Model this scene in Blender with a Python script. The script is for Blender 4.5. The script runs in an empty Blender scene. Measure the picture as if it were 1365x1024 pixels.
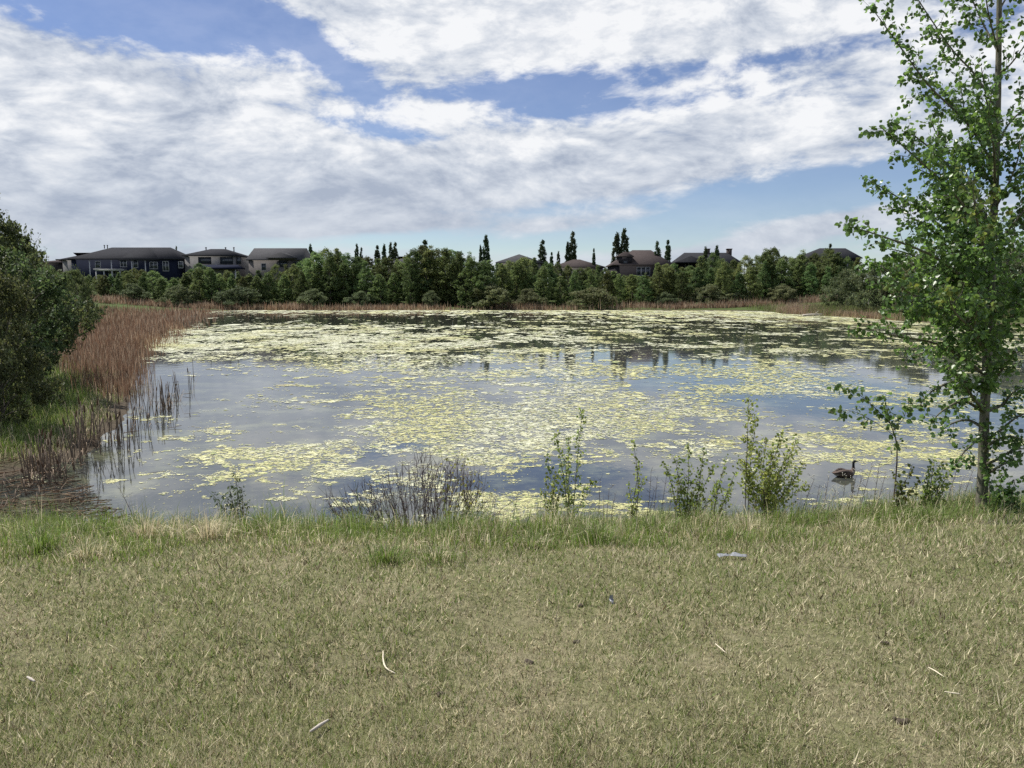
import bpy, math, random
import numpy as np
from math import radians, sin, cos, pi
from mathutils import Vector

RNG = np.random.default_rng(11)
random.seed(11)
SC = bpy.context.scene
COL = SC.collection

# ------------------------------------------------------------------ camera
FPX, PITCH, CAMZ = 1025.0, radians(6.68), 2.95
cd = bpy.data.cameras.new('camera'); cam = bpy.data.objects.new('camera', cd); COL.objects.link(cam)
cam.location = (0, 0, CAMZ); cam.rotation_euler = (pi / 2 - PITCH, 0, 0)
cd.sensor_width = 36.0; cd.lens = 36.0 * FPX / 1365.0; cd.clip_start = 0.05; cd.clip_end = 6000
SC.camera = cam

SUN_EL, SUN_AZ = radians(55), radians(-58)          # azimuth: clockwise from straight ahead

# ------------------------------------------------------------------ node helpers
class NT:
    def __init__(s, tree): s.t = tree; s.n = tree.nodes; s.l = tree.links
    def new(s, typ, **kw):
        n = s.n.new(typ)
        for k, v in kw.items(): setattr(n, k, v)
        return n
    def put(s, sock, v):
        if isinstance(v, bpy.types.NodeSocket): s.l.new(v, sock)
        else:
            if hasattr(sock, 'default_value'):
                try: sock.default_value = v
                except Exception: sock.default_value = tuple(v) + (1.0,)
    def m(s, op, a, b=None, c=None, clamp=False):
        n = s.new('ShaderNodeMath', operation=op, use_clamp=clamp); s.put(n.inputs[0], a)
        if b is not None: s.put(n.inputs[1], b)
        if c is not None: s.put(n.inputs[2], c)
        return n.outputs[0]
    def noise(s, vec, scale, detail=4, rough=.55, dist=0.0, lac=2.0):
        n = s.new('ShaderNodeTexNoise'); s.put(n.inputs['Vector'], vec); n.inputs['Scale'].default_value = scale
        n.inputs['Detail'].default_value = detail; n.inputs['Roughness'].default_value = rough
        n.inputs['Distortion'].default_value = dist; n.inputs['Lacunarity'].default_value = lac
        return n.outputs['Fac']
    def mapr(s, v, a, b, c=0.0, d=1.0, smooth=True):
        n = s.new('ShaderNodeMapRange', interpolation_type='SMOOTHSTEP' if smooth else 'LINEAR')
        s.put(n.inputs['Value'], v)
        for i, x in zip(('From Min', 'From Max', 'To Min', 'To Max'), (a, b, c, d)): s.put(n.inputs[i], x)
        return n.outputs['Result']
    def mix(s, f, a, b):
        n = s.new('ShaderNodeMix', data_type='RGBA'); s.put(n.inputs[0], f); s.put(n.inputs[6], a); s.put(n.inputs[7], b)
        return n.outputs[2]
    def ramp(s, f, stops):
        n = s.new('ShaderNodeValToRGB'); e = n.color_ramp.elements
        while len(e) < len(stops): e.new(.5)
        for q, (p, c) in zip(e, stops): q.position = p; q.color = tuple(c) + (1,)
        s.put(n.inputs[0], f); return n.outputs[0]

# ------------------------------------------------------------------ pixel <-> world (photo pixels, 1365 x 1024)
def ray(px, py):
    x = (np.asarray(px, float) - 682.5) / FPX; u = -(np.asarray(py, float) - 512.0) / FPX
    return x, cos(PITCH) + sin(PITCH) * u, -sin(PITCH) + cos(PITCH) * u
def W(px, py, z=0.0):
    x, y, d = ray(px, py); t = (z - CAMZ) / d
    return x * t, y * t
def P(px, py, Y):
    x, y, d = ray(px, py); t = Y / y
    return Vector((float(x * t), float(Y), float(CAMZ + d * t)))
def proj(X, Y, Z):
    dz = Z - CAMZ; f = Y * cos(PITCH) - dz * sin(PITCH); u = Y * sin(PITCH) + dz * cos(PITCH)
    return 682.5 + FPX * X / f, 512.0 - FPX * u / f

# ------------------------------------------------------------------ world: Nishita sky + a broken cloud layer
wd = bpy.data.worlds.new('World'); SC.world = wd; wd.use_nodes = True
T = NT(wd.node_tree); T.n.clear()
sky = T.new('ShaderNodeTexSky', sky_type='NISHITA'); sky.sun_disc = False
sky.sun_elevation = SUN_EL; sky.sun_rotation = SUN_AZ % (2 * pi)
sky.air_density = 1.0; sky.dust_density = 0.05; sky.ozone_density = 2.2; sky.altitude = 650
hsv = T.new('ShaderNodeHueSaturation'); hsv.inputs['Saturation'].default_value = 1.05; hsv.inputs['Hue'].default_value = .514
T.l.new(sky.outputs[0], hsv.inputs['Color'])
bg_sky = T.new('ShaderNodeBackground'); T.l.new(hsv.outputs[0], bg_sky.inputs[0]); bg_sky.inputs[1].default_value = 0.074
tc = T.new('ShaderNodeTexCoord'); sep = T.new('ShaderNodeSeparateXYZ'); T.l.new(tc.outputs['Generated'], sep.inputs[0])
dx, dy, dz = sep.outputs
AZ = T.m('ARCTAN2', dx, dy); EL = T.m('ARCSINE', dz)
dzs = T.m('ADD', T.m('MAXIMUM', dz, 0.0), 0.15)
cmb = T.new('ShaderNodeCombineXYZ')
T.put(cmb.inputs[0], T.m('DIVIDE', dx, dzs)); T.put(cmb.inputs[1], T.m('DIVIDE', dy, dzs)); cmb.inputs[2].default_value = 3.7
PL = cmb.outputs[0]
def azel(px, py):
    x, y, d = ray(px, py); return math.atan2(x, y), math.atan2(d, math.hypot(x, y))
def blobs(items):
    tot = None
    for px, py, rx, ry, rot, amt in items:
        a0, e0 = azel(px, py); r = radians(-rot); ca, sa = cos(r), sin(r)
        A = T.m('SUBTRACT', AZ, a0); E = T.m('SUBTRACT', EL, e0)
        p = T.m('MULTIPLY_ADD', A, ca * FPX / rx, T.m('MULTIPLY', E, sa * FPX / rx))
        q = T.m('MULTIPLY_ADD', A, -sa * FPX / ry, T.m('MULTIPLY', E, ca * FPX / ry))
        d2 = T.m('ADD', T.m('MULTIPLY', p, p), T.m('MULTIPLY', q, q))
        g = T.m('MULTIPLY', T.m('EXPONENT', T.m('MULTIPLY', d2, -1.0)), amt)
        tot = g if tot is None else T.m('ADD', tot, g)
    return tot
shape = blobs([
    (200, 180, 430, 120, 4, .40), (760, 28, 400, 62, -2, .46), (225, 26, 190, 34, 3, -.62),
    (720, 128, 170, 34, -4, -.58), (1020, 88, 170, 22, -9, -.40), (450, 88, 90, 20, 34, -.40),
    (512, 174, 70, 13, 6, -.34), (610, 155, 120, 30, 5, .26), (960, 205, 360, 62, -6, .34),
    (980, 268, 330, 27, -4, -.60), (770, 296, 170, 14, -8, .40), (1070, 308, 170, 16, -10, .46),
    (600, 322, 480, 16, 0, -.30), (120, 275, 320, 45, 0, .28), (420, 303, 220, 11, -3, .34), (1130, 20, 120, 40, 0, .30),
    (930, 112, 200, 14, -4, .30)])
warp = T.new('ShaderNodeTexNoise'); T.l.new(PL, warp.inputs['Vector']); warp.inputs['Scale'].default_value = .9
warp.inputs['Detail'].default_value = 3
wv = T.new('ShaderNodeVectorMath', operation='MULTIPLY_ADD'); T.l.new(warp.outputs['Color'], wv.inputs[0])
wv.inputs[1].default_value = (.55, .55, 0); T.l.new(PL, wv.inputs[2])
stretch = T.new('ShaderNodeMapping'); T.l.new(wv.outputs[0], stretch.inputs[0]); stretch.inputs['Scale'].default_value = (.75, 1.0, 1)
stretch.inputs['Rotation'].default_value = (0, 0, radians(14))
dcm = T.new('ShaderNodeCombineXYZ'); T.put(dcm.inputs[0], dx); T.put(dcm.inputs[1], dy); T.put(dcm.inputs[2], T.m('MULTIPLY', dz, 2.3))
dwn = T.new('ShaderNodeTexNoise'); T.l.new(dcm.outputs[0], dwn.inputs['Vector']); dwn.inputs['Scale'].default_value = 3.0; dwn.inputs['Detail'].default_value = 3
dwv = T.new('ShaderNodeVectorMath', operation='MULTIPLY_ADD'); T.l.new(dwn.outputs['Color'], dwv.inputs[0]); dwv.inputs[1].default_value = (.16, .16, .10); T.l.new(dcm.outputs[0], dwv.inputs[2])
D3 = dwv.outputs[0]
n1 = T.m('ADD', T.m('MULTIPLY', T.noise(stretch.outputs[0], 1.5, 8, .60), .5), T.m('MULTIPLY', T.noise(D3, 4.0, 9, .62), .5))
n2 = T.noise(D3, 22.0, 7, .60)
rag = T.mapr(EL, .03, .22, .30, 1.0)
dens = T.m('ADD', T.m('ADD', T.m('MULTIPLY', T.m('SUBTRACT', n1, .5), 1.15), T.m('MULTIPLY', T.m('MULTIPLY', T.m('SUBTRACT', n2, .5), .85), rag)), shape)
cover = T.mapr(dens, -.14, .20)
veil = T.m('MULTIPLY', T.mapr(T.noise(stretch.outputs[0], .5, 3), .35, .75), .20)
veil = T.m('MAXIMUM', veil, T.mapr(EL, .06, .0, .0, .25))
cover = T.m('MAXIMUM', T.m('MULTIPLY', cover, .97), veil)
n3 = T.noise(D3, 8.0, 8, .60)
lum = T.m('ADD', T.m('MULTIPLY', T.m('ADD', T.mapr(n3, .34, .66, -.34, .34), T.m('MULTIPLY', T.m('SUBTRACT', n2, .5), 2.3)), rag), T.mapr(EL, .04, .20, .34, .66))
lum = T.m('ADD', lum, blobs([(830, 235, 330, 40, -4, -.25), (150, 250, 330, 60, 0, -.25), (700, 45, 330, 50, 0, .18), (1080, 180, 200, 60, 0, .10)]), clamp=True)
ccol = T.ramp(lum, [(0.0, (.40, .455, .56)), (.45, (.62, .665, .74)), (1.0, (.92, .93, .945))])
bg_c = T.new('ShaderNodeBackground'); T.l.new(ccol, bg_c.inputs[0]); bg_c.inputs[1].default_value = 0.75
mx = T.new('ShaderNodeMixShader'); T.put(mx.inputs[0], cover); T.l.new(bg_sky.outputs[0], mx.inputs[1]); T.l.new(bg_c.outputs[0], mx.inputs[2])
wo = T.new('ShaderNodeOutputWorld'); T.l.new(mx.outputs[0], wo.inputs[0])

wd.cycles.sampling_method = 'MANUAL'; wd.cycles.sample_map_resolution = 512
# ------------------------------------------------------------------ sun, exposure
sl = bpy.data.lights.new('sun', 'SUN'); sun = bpy.data.objects.new('sun', sl); COL.objects.link(sun)
sl.energy = 4.8; sl.angle = radians(0.6); sl.color = (1.0, .955, .88)
sd_ = Vector((sin(SUN_AZ) * cos(SUN_EL), cos(SUN_AZ) * cos(SUN_EL), sin(SUN_EL)))
sun.rotation_euler = sd_.to_track_quat('Z', 'Y').to_euler(); sun.location = sd_ * 60
SC.view_settings.view_transform = 'Standard'; SC.view_settings.look = 'None'
SC.view_settings.exposure = 0.45; SC.view_settings.gamma = 1.0
SC.render.engine = 'CYCLES'
SC.cycles.max_bounces = 8; SC.cycles.diffuse_bounces = 3; SC.cycles.glossy_bounces = 3; SC.cycles.transmission_bounces = 5
SC.cycles.caustics_reflective = False; SC.cycles.caustics_refractive = False
SC.cycles.use_denoising = False

# ------------------------------------------------------------------ object helpers
def tag(o, label=None, cat=None, group=None, kind=None):
    if label: o['label'] = label
    if cat: o['category'] = cat
    if group: o['group'] = group
    if kind: o['kind'] = kind
    return o
def link(name, me, mat=None, parent=None):
    o = bpy.data.objects.new(name, me); COL.objects.link(o)
    if mat is not None and me is not None and not me.materials: me.materials.append(mat)
    if parent is not None: o.parent = parent
    return o
def empty(name, loc, label, cat, group=None, rz=0.0):
    o = bpy.data.objects.new(name, None); COL.objects.link(o); o.location = loc; o.rotation_euler = (0, 0, rz)
    o.empty_display_size = .2
    return tag(o, label, cat, group)
def mesh_np(name, v, f, col=None, smooth=False):
    """v (N,3); f (M,k) index array of one polygon size or a list of such arrays; col (N,3)"""
    v = np.asarray(v, np.float32); fs = f if isinstance(f, list) else [f]
    fs = [np.asarray(q, np.int32) for q in fs if len(q)]
    me = bpy.data.meshes.new(name); me.vertices.add(len(v)); me.vertices.foreach_set('co', v.ravel())
    tot = np.concatenate([np.full(len(q), q.shape[1], np.int32) for q in fs]); idx = np.concatenate([q.ravel() for q in fs])
    me.loops.add(len(idx)); me.loops.foreach_set('vertex_index', idx)
    me.polygons.add(len(tot)); st = np.zeros(len(tot), np.int32); st[1:] = np.cumsum(tot)[:-1]
    me.polygons.foreach_set('loop_start', st)
    if smooth: me.polygons.foreach_set('use_smooth', np.ones(len(tot), bool))
    if col is not None:
        a = me.attributes.new('col', 'FLOAT_COLOR', 'POINT'); c = np.ones((len(v), 4), np.float32); c[:, :3] = col
        a.data.foreach_set('color', c.ravel())
    me.update(calc_edges=True); me.validate(); return me
class MB:
    """collects pieces of ONE part"""
    def __init__(s): s.v = []; s.f = {}; s.n = 0; s.c = []
    def add(s, v, f, col=None):
        v = np.asarray(v, float); s.v.append(v)
        for q in (f if isinstance(f, list) else [f]):
            q = np.asarray(q, int)
            if len(q): s.f.setdefault(q.shape[1], []).append(q + s.n)
        s.n += len(v)
        if col is not None: s.c.append(np.broadcast_to(np.asarray(col, float), (len(v), 3)))
    def tube(s, pts, rad, k=6, cap=True, col=None):
        pts = np.asarray([tuple(p) for p in pts], float); n = len(pts); rad = np.broadcast_to(np.asarray(rad, float), (n,))
        tg = np.gradient(pts, axis=0); tg /= np.linalg.norm(tg, axis=1)[:, None] + 1e-9
        up = np.array([0, 0, 1.]) if abs(tg[0][2]) < .8 else np.array([1., 0, 0])
        a = np.cross(tg, up); a /= np.linalg.norm(a, axis=1)[:, None] + 1e-9; b = np.cross(tg, a)
        th = np.arange(k) * 2 * pi / k
        v = pts[:, None] + rad[:, None, None] * (np.cos(th)[None, :, None] * a[:, None] + np.sin(th)[None, :, None] * b[:, None])
        i = np.arange(n - 1)[:, None] * k; j = np.arange(k)[None]; j2 = (j + 1) % k
        q = np.stack([i + j, i + j2, i + k + j2, i + k + j], -1).reshape(-1, 4)
        fs = [q]
        if cap: fs.append(np.array([np.arange(k)[::-1], (n - 1) * k + np.arange(k)]))
        s.add(v.reshape(-1, 3), fs, col)
    def box(s, x0, x1, y0, y1, z0, z1, col=None):
        v = [(x, y, z) for x in (x0, x1) for y in (y0, y1) for z in (z0, z1)]
        s.add(v, np.array([[0, 1, 3, 2], [4, 6, 7, 5], [0, 4, 5, 1], [2, 3, 7, 6], [0, 2, 6, 4], [1, 5, 7, 3]]), col)
    def mesh(s, name, smooth=False):
        return mesh_np(name, np.concatenate(s.v), [np.concatenate(q) for q in s.f.values()], np.concatenate(s.c) if s.c else None, smooth)
    def build(s, name, mat, parent=None, smooth=False): return link(name, s.mesh(name, smooth), mat, parent)
def children(o): return [c for c in bpy.data.objects if c.parent == o]
def copy_tree(o, parent=None, kids=None):
    c = o.copy(); COL.objects.link(c); c.parent = parent
    for ch in kids[o.name] if kids else children(o): copy_tree(ch, c)
    return c

# numpy fractal noise
def _h(ix, iy, seed):
    n = (ix.astype(np.int64) * 374761393 + iy.astype(np.int64) * 668265263 + seed * 1442695041) & 0x7fffffff
    n = ((n ^ (n >> 13)) * 1274126177) & 0x7fffffff
    return ((n ^ (n >> 16)) & 0xffff) / 65535.0
def vnoise(x, y, seed=0):
    xi = np.floor(x); yi = np.floor(y); fx = x - xi; fy = y - yi; fx = fx * fx * (3 - 2 * fx); fy = fy * fy * (3 - 2 * fy)
    xi = xi.astype(np.int64); yi = yi.astype(np.int64)
    a = _h(xi, yi, seed); b = _h(xi + 1, yi, seed); c = _h(xi, yi + 1, seed); d = _h(xi + 1, yi + 1, seed)
    return (a + (b - a) * fx) * (1 - fy) + (c + (d - c) * fx) * fy
def fbm(x, y, oct=4, seed=0, gain=.5):
    t = 0.0; a = 1.0; s = 0.0
    for i in range(oct):
        t = t + a * vnoise(x * 2 ** i + 17.3 * i, y * 2 ** i - 9.1 * i, seed + i); s += a; a *= gain
    return t / s
def sstep(a, b, x):
    t = np.clip((x - a) / (b - a), 0, 1); return t * t * (3 - 2 * t)

# ------------------------------------------------------------------ materials
def new_mat(name):
    m = bpy.data.materials.new(name); m.use_nodes = True; t = NT(m.node_tree); t.n.clear()
    return m, t, t.new('ShaderNodeOutputMaterial')
def pos(t): return t.new('ShaderNodeNewGeometry').outputs['Position']
def objc(t): return t.new('ShaderNodeTexCoord').outputs['Object']
def bsdf(t, out, col, rough=.7, bump=None, bstr=.3, bdist=.01, spec=.4):
    b = t.new('ShaderNodeBsdfPrincipled'); t.put(b.inputs['Base Color'], col); t.put(b.inputs['Roughness'], rough)
    b.inputs['Specular IOR Level'].default_value = spec
    if bump is not None:
        n = t.new('ShaderNodeBump'); n.inputs['Strength'].default_value = bstr; n.inputs['Distance'].default_value = bdist
        t.put(n.inputs['Height'], bump); t.l.new(n.outputs[0], b.inputs['Normal'])
    t.l.new(b.outputs[0], out.inputs[0]); return b
def plain(name, c, rough=.7, var=.18, scale=6.0, spec=.4, bump=.25):
    m, t, o = new_mat(name); p = objc(t); n = t.noise(p, scale, 5, .6)
    a = tuple(x * (1 - var) for x in c); b_ = tuple(min(1, x * (1 + var)) for x in c)
    bsdf(t, o, t.ramp(n, [(.3, a), (.7, b_)]), rough, t.noise(p, scale * 5, 3), bump, .01, spec); return m
def leafmat(name, c, trans=.35, tcol=None, rough=.45, spec=.35, attr=False, var=.35, sat=1.0):
    """thin leaf: diffuse + translucent + a little gloss; colour varies per tree and per leaf"""
    m, t, o = new_mat(name)
    if attr:
        a = t.new('ShaderNodeAttribute'); a.attribute_name = 'col'; base = a.outputs['Color']
    else:
        a = t.new('ShaderNodeAttribute'); a.attribute_name = 'col'
        oi = t.new('ShaderNodeObjectInfo')
        v = t.new('ShaderNodeHueSaturation'); t.put(v.inputs['Color'], tuple(c) + (1,))
        t.put(v.inputs['Hue'], t.mapr(oi.outputs['Random'], 0, 1, .462, .535, False))
        t.put(v.inputs['Value'], t.mapr(t.m('FRACT', t.m('MULTIPLY', oi.outputs['Random'], 7.31)), 0, 1, 1 - var, 1 + var, False))
        v.inputs['Saturation'].default_value = sat
        mm = t.new('ShaderNodeMix', data_type='RGBA', blend_type='MULTIPLY'); mm.inputs[0].default_value = 1
        t.l.new(v.outputs[0], mm.inputs[6]); t.l.new(a.outputs['Color'], mm.inputs[7]); base = mm.outputs[2]
    b = t.new('ShaderNodeBsdfPrincipled'); t.l.new(base, b.inputs['Base Color']); b.inputs['Roughness'].default_value = rough
    b.inputs['Specular IOR Level'].default_value = spec
    tr = t.new('ShaderNodeBsdfTranslucent')
    hs = t.new('ShaderNodeHueSaturation'); t.l.new(base, hs.inputs['Color']); hs.inputs['Value'].default_value = 1.6
    hs.inputs['Hue'].default_value = .485; hs.inputs['Saturation'].default_value = 1.1
    t.l.new(hs.outputs[0], tr.inputs[0])
    mx = t.new('ShaderNodeMixShader'); mx.inputs[0].default_value = trans
    t.l.new(b.outputs[0], mx.inputs[1]); t.l.new(tr.outputs[0], mx.inputs[2]); t.l.new(mx.outputs[0], o.inputs[0]); return m

M = {}
M['leaf_far'] = leafmat('far_foliage', (.112, .158, .066), .34, var=.42, spec=.15, rough=.6)
M['leaf_poplar'] = leafmat('column_poplar_foliage', (.060, .090, .046), .18, var=.2, spec=.1)
M['leaf_willow'] = leafmat('willow_foliage', (.118, .148, .082), .32, var=.22, spec=.15, rough=.6)
M['leaf_tree'] = leafmat('poplar_leaf', (.100, .146, .046), .46, rough=.35, spec=.5, var=.05)
M['leaf_shrub'] = leafmat('shrub_leaf', (.200, .250, .085), .52, rough=.45, var=.18)
M['grass'] = leafmat('grass_blade', (1, 1, 1), .30, rough=.6, spec=.2, attr=True)
M['reed'] = leafmat('dead_reed', (1, 1, 1), .34, rough=.75, spec=.12, attr=True)
M['bark_far'] = plain('far_bark', (.11, .095, .08), .9)
M['twig'] = plain('dark_twig', (.085, .065, .062), .85)
M['twig_grey'] = plain('grey_twig', (.125, .10, .098), .85)

def bark_mat():
    m, t, o = new_mat('poplar_bark'); p = objc(t)
    mp = t.new('ShaderNodeMapping'); t.l.new(p, mp.inputs[0]); mp.inputs['Scale'].default_value = (1, 1, .22)
    n = t.noise(mp.outputs[0], 38, 6, .65); n2 = t.noise(p, 7, 4, .6)
    c = t.ramp(n, [(.30, (.045, .042, .032)), (.55, (.16, .15, .115)), (.8, (.27, .26, .20))])
    c = t.mix(t.mapr(n2, .45, .7), c, (.10, .115, .065, 1))
    bsdf(t, o, c, .85, n, .7, .012, .2); return m
M['bark'] = bark_mat()

def ground_mat():
    m, t, o = new_mat('ground_soil_turf'); p = pos(t)
    s = t.new('ShaderNodeSeparateXYZ'); t.l.new(p, s.inputs[0])
    n = t.noise(p, 1.1, 5, .6); nf = t.noise(p, 26, 6, .7); nm = t.noise(p, 5.5, 4, .6)
    dry = t.ramp(nf, [(.25, (.070, .062, .038)), (.5, (.185, .170, .100)), (.78, (.32, .29, .185))])
    grn = t.ramp(nf, [(.25, (.055, .062, .026)), (.55, (.14, .145, .065)), (.8, (.24, .225, .12))])
    lawn = t.mix(t.mapr(t.m('ADD', n, t.m('MULTIPLY', nm, .35)), .55, .85), grn, dry)
    meadow = t.ramp(nm, [(.3, (.040, .062, .018)), (.7, (.085, .115, .034))])
    far = t.mapr(s.outputs[1], 9.5, 13.0)
    c = t.mix(far, lawn, meadow)
    mud = t.ramp(nf, [(.3, (.035, .028, .020)), (.7, (.11, .088, .06))])
    wet = t.mapr(t.m('ADD', s.outputs[2], t.m('MULTIPLY', nm, .20)), .30, .14)
    c = t.mix(wet, c, mud)
    bsdf(t, o, c, .95, nf, .6, .03, .15); return m
M['ground'] = ground_mat()

def water_mat():
    m, t, o = new_mat('pond_water'); p = pos(t)
    mp = t.new('ShaderNodeMapping'); t.l.new(p, mp.inputs[0]); mp.inputs['Scale'].default_value = (1, .55, 1)
    h = t.m('ADD', t.noise(mp.outputs[0], 2.2, 3, .5), t.m('MULTIPLY', t.noise(mp.outputs[0], 9, 2, .5), .16))
    murk = t.ramp(t.noise(p, .35, 4), [(.35, (.030, .034, .033)), (.7, (.046, .050, .047))])
    scum = t.mapr(t.m('ADD', t.noise(p, .9, 6, .65), t.m('MULTIPLY', t.noise(p, 7, 4, .6), .25)), .58, .80, 0, .75); murk = t.mix(scum, murk, (.13, .138, .085, 1))
    b = bsdf(t, o, murk, .045, h, .07, .03, .5); b.inputs['IOR'].default_value = 1.55
    b.inputs['Coat Weight'].default_value = 0.0; return m
M['water'] = water_mat()

def algae_mat():
    m, t, o = new_mat('floating_algae'); a = t.new('ShaderNodeAttribute'); a.attribute_name = 'col'; p = pos(t)
    n = t.noise(p, 34, 4, .65)
    mm = t.new('ShaderNodeMix', data_type='RGBA', blend_type='MULTIPLY'); mm.inputs[0].default_value = 1
    t.l.new(a.outputs['Color'], mm.inputs[6]); t.l.new(t.ramp(n, [(.3, (.72, .74, .66)), (.65, (1, 1, 1))]), mm.inputs[7])
    bsdf(t, o, mm.outputs[2], .55, n, .5, .02, .45); return m
M['algae'] = algae_mat()

# ------------------------------------------------------------------ pond outline and terrain
def wp(px, py): x, y = W(px, py); return float(x), float(y)
POND = [(-9.0, 8.9), (-5.2, 8.95), (-3, 8.95), (0, 9.0), (3, 9.35), (6, 9.95), (10, 10.6), (16, 12), (26, 16), (40, 26), (50, 42), (53, 60), (49, 74),
        (43, 80), wp(1150, 424), wp(1095, 421), wp(1050, 418.5), wp(1030, 415.5), wp(960, 414.2), wp(850, 413.8), wp(700, 413.6), wp(560, 413.5), wp(420, 413.5),
        wp(300, 413.8), wp(262, 417), (-38, 92), (-33.5, 76), (-27, 60), (-22.5, 47), (-18.8, 38), (-15.2, 30), (-12.2, 24.5), (-10.4, 20.5), (-9.0, 17.2),
        (-8.35, 15.2), (-7.9, 13.5), (-8.4, 12.0), (-9.6, 10.6)]
PG = np.array(POND)
def sdist(x, y):
    """signed distance to the pond outline, > 0 on land"""
    x = np.asarray(x, float).ravel(); y = np.asarray(y, float).ravel(); d = np.full(x.shape, 1e18); ins = np.zeros(x.shape, bool)
    for i in range(len(PG)):
        a = PG[i]; b = PG[(i + 1) % len(PG)]; e = b - a
        t = np.clip(((x - a[0]) * e[0] + (y - a[1]) * e[1]) / (e @ e), 0, 1)
        d = np.minimum(d, (x - a[0] - t * e[0]) ** 2 + (y - a[1] - t * e[1]) ** 2)
        c = ((a[1] > y) != (b[1] > y)) & (x < (b[0] - a[0]) * (y - a[1]) / (b[1] - a[1] + 1e-12) + a[0]); ins ^= c
    d = np.sqrt(d); return np.where(ins, -d, d)
def height(x, y):
    x = np.asarray(x, float); shp = x.shape; x = x.ravel(); y = np.asarray(y, float).ravel()
    s = sdist(x, y)
    s = s + (fbm(x * .9, y * .9, 3, 5) - .5) * .5 * sstep(40, 12, y) + (fbm(x * .2, y * .2, 3, 9) - .5) * 2.0 * sstep(20, 50, y)
    near = np.interp(s, [-3, -1, 0, .5, 2.0, 3.2, 4.2, 9.3, 30, 400], [-.8, -.3, 0, .16, .66, 1.02, 1.19, 1.38, 1.7, 4])
    left = np.interp(s, [-8, -2, 0, 1.0, 4, 10, 30, 400], [-1.0, -.3, 0, .16, .52, 1.1, 2.0, 5])
    marsh = np.interp(s, [-8, -2, 0, 4, 12, 20, 40, 400], [-1.0, -.3, 0, .10, .22, .5, 1.6, 5]); wm = sstep(22, 34, y) * (x < 0)
    left = left * (1 - wm) + marsh * wm
    far = np.interp(s, [-20, -4, 0, 2, 10, 28, 45, 120, 3000], [-1.5, -.5, 0, .28, .9, 2.6, 4.0, 5.0, 14])
    wl = sstep(-15, -30, x) * sstep(148, 134, y); far = far * (1 - wl) + marsh * wl
    wn = 1 - sstep(10.2, 14.0, y); wf = sstep(50, 110, y)
    z = near * wn + (left * (1 - wf) + far * wf) * (1 - wn)
    z = z + (fbm(x * 1.3, y * 1.3, 3, 21) - .5) * .10 * sstep(0, 2, s) * sstep(60, 20, y) + (fbm(x * 5, y * 5, 2, 31) - .5) * .025 * sstep(0, 1, s) * sstep(14, 10, y)
    return z.reshape(shp)
def hz(x, y): return float(height(np.array([x]), np.array([y]))[0])

def grid_lines(parts):
    out = []
    for a, b, n in parts: out += list(np.linspace(a, b, n, endpoint=False))
    return np.array(out + [parts[-1][1]])
gx = grid_lines([(-2500, -300, 12), (-300, -60, 30), (-60, -16, 46), (-16, -7.5, 44), (-7.5, 7.5, 100), (7.5, 20, 34), (20, 60, 34), (60, 300, 22), (300, 2500, 12)])
gy = grid_lines([(-60, -4, 16), (-4, 1.5, 16), (1.5, 11, 90), (11, 30, 58), (30, 80, 44), (80, 120, 34), (120, 140, 40), (140, 220, 26), (220, 3500, 24)])
GX, GY = np.meshgrid(gx, gy); GZ = height(GX, GY)
nx, ny = len(gx), len(gy); I = np.arange(ny - 1)[:, None] * nx + np.arange(nx - 1)[None]
ground = link('ground', mesh_np('ground', np.stack([GX, GY, GZ], -1).reshape(-1, 3), np.stack([I, I + 1, I + nx + 1, I + nx], -1).reshape(-1, 4), smooth=True), M['ground'])
tag(ground, kind='structure')
wx = np.linspace(-56, 58, 40); wy = np.linspace(8.0, 137, 40); WX, WY = np.meshgrid(wx, wy); J = np.arange(39)[:, None] * 40 + np.arange(39)[None]
water = link('water', mesh_np('water', np.stack([WX, WY, WX * 0], -1).reshape(-1, 3), np.stack([J, J + 1, J + 41, J + 40], -1).reshape(-1, 4)), M['water'])
tag(water, kind='structure')

# ------------------------------------------------------------------ foliage helpers
def frames(n, up=.35, rng=RNG):
    """random orthonormal frames (len axis, width axis, normal), normals biased upward by `up`"""
    nn = rng.normal(size=(n, 3)); nn[:, 2] = np.abs(nn[:, 2]) * 1.0 + up; nn /= np.linalg.norm(nn, axis=1)[:, None]
    r = rng.normal(size=(n, 3)); a = np.cross(nn, r); a /= np.linalg.norm(a, axis=1)[:, None] + 1e-9
    return a, np.cross(nn, a), nn
DIAMOND = (np.array([(0, 0, 0), (.5, .32, .05), (1, 0, 0), (.5, -.32, .05)]), np.array([[0, 1, 2, 3]]))
OVATE = (np.array([(0, 0, 0), (.16, .36, .07), (.48, .44, .09), (.78, .22, .05), (1, 0, -.03), (.78, -.22, .05), (.48, -.44, .09), (.16, -.36, .07), (.5, 0, 0)]),
         np.array([[0, 8, 1, 1], [1, 8, 2, 2], [2, 8, 3, 3], [3, 8, 4, 4], [4, 8, 5, 5], [5, 8, 6, 6], [6, 8, 7, 7], [7, 8, 0, 0]])[:, :3][:, [0, 1, 2]])
OVAL6 = (np.array([(0, 0, 0), (.3, .26, .04), (.72, .22, .03), (1, 0, -.05), (.72, -.22, .03), (.3, -.26, .04)]), np.array([[0, 1, 2, 3], [0, 3, 4, 5]]))
LANCE = (np.array([(0, 0, 0), (.35, .17, .03), (.7, .13, .02), (1, 0, -.06), (.7, -.13, .02), (.35, -.17, .03)]), np.array([[0, 1, 2, 3], [0, 3, 4, 5]]))
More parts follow.
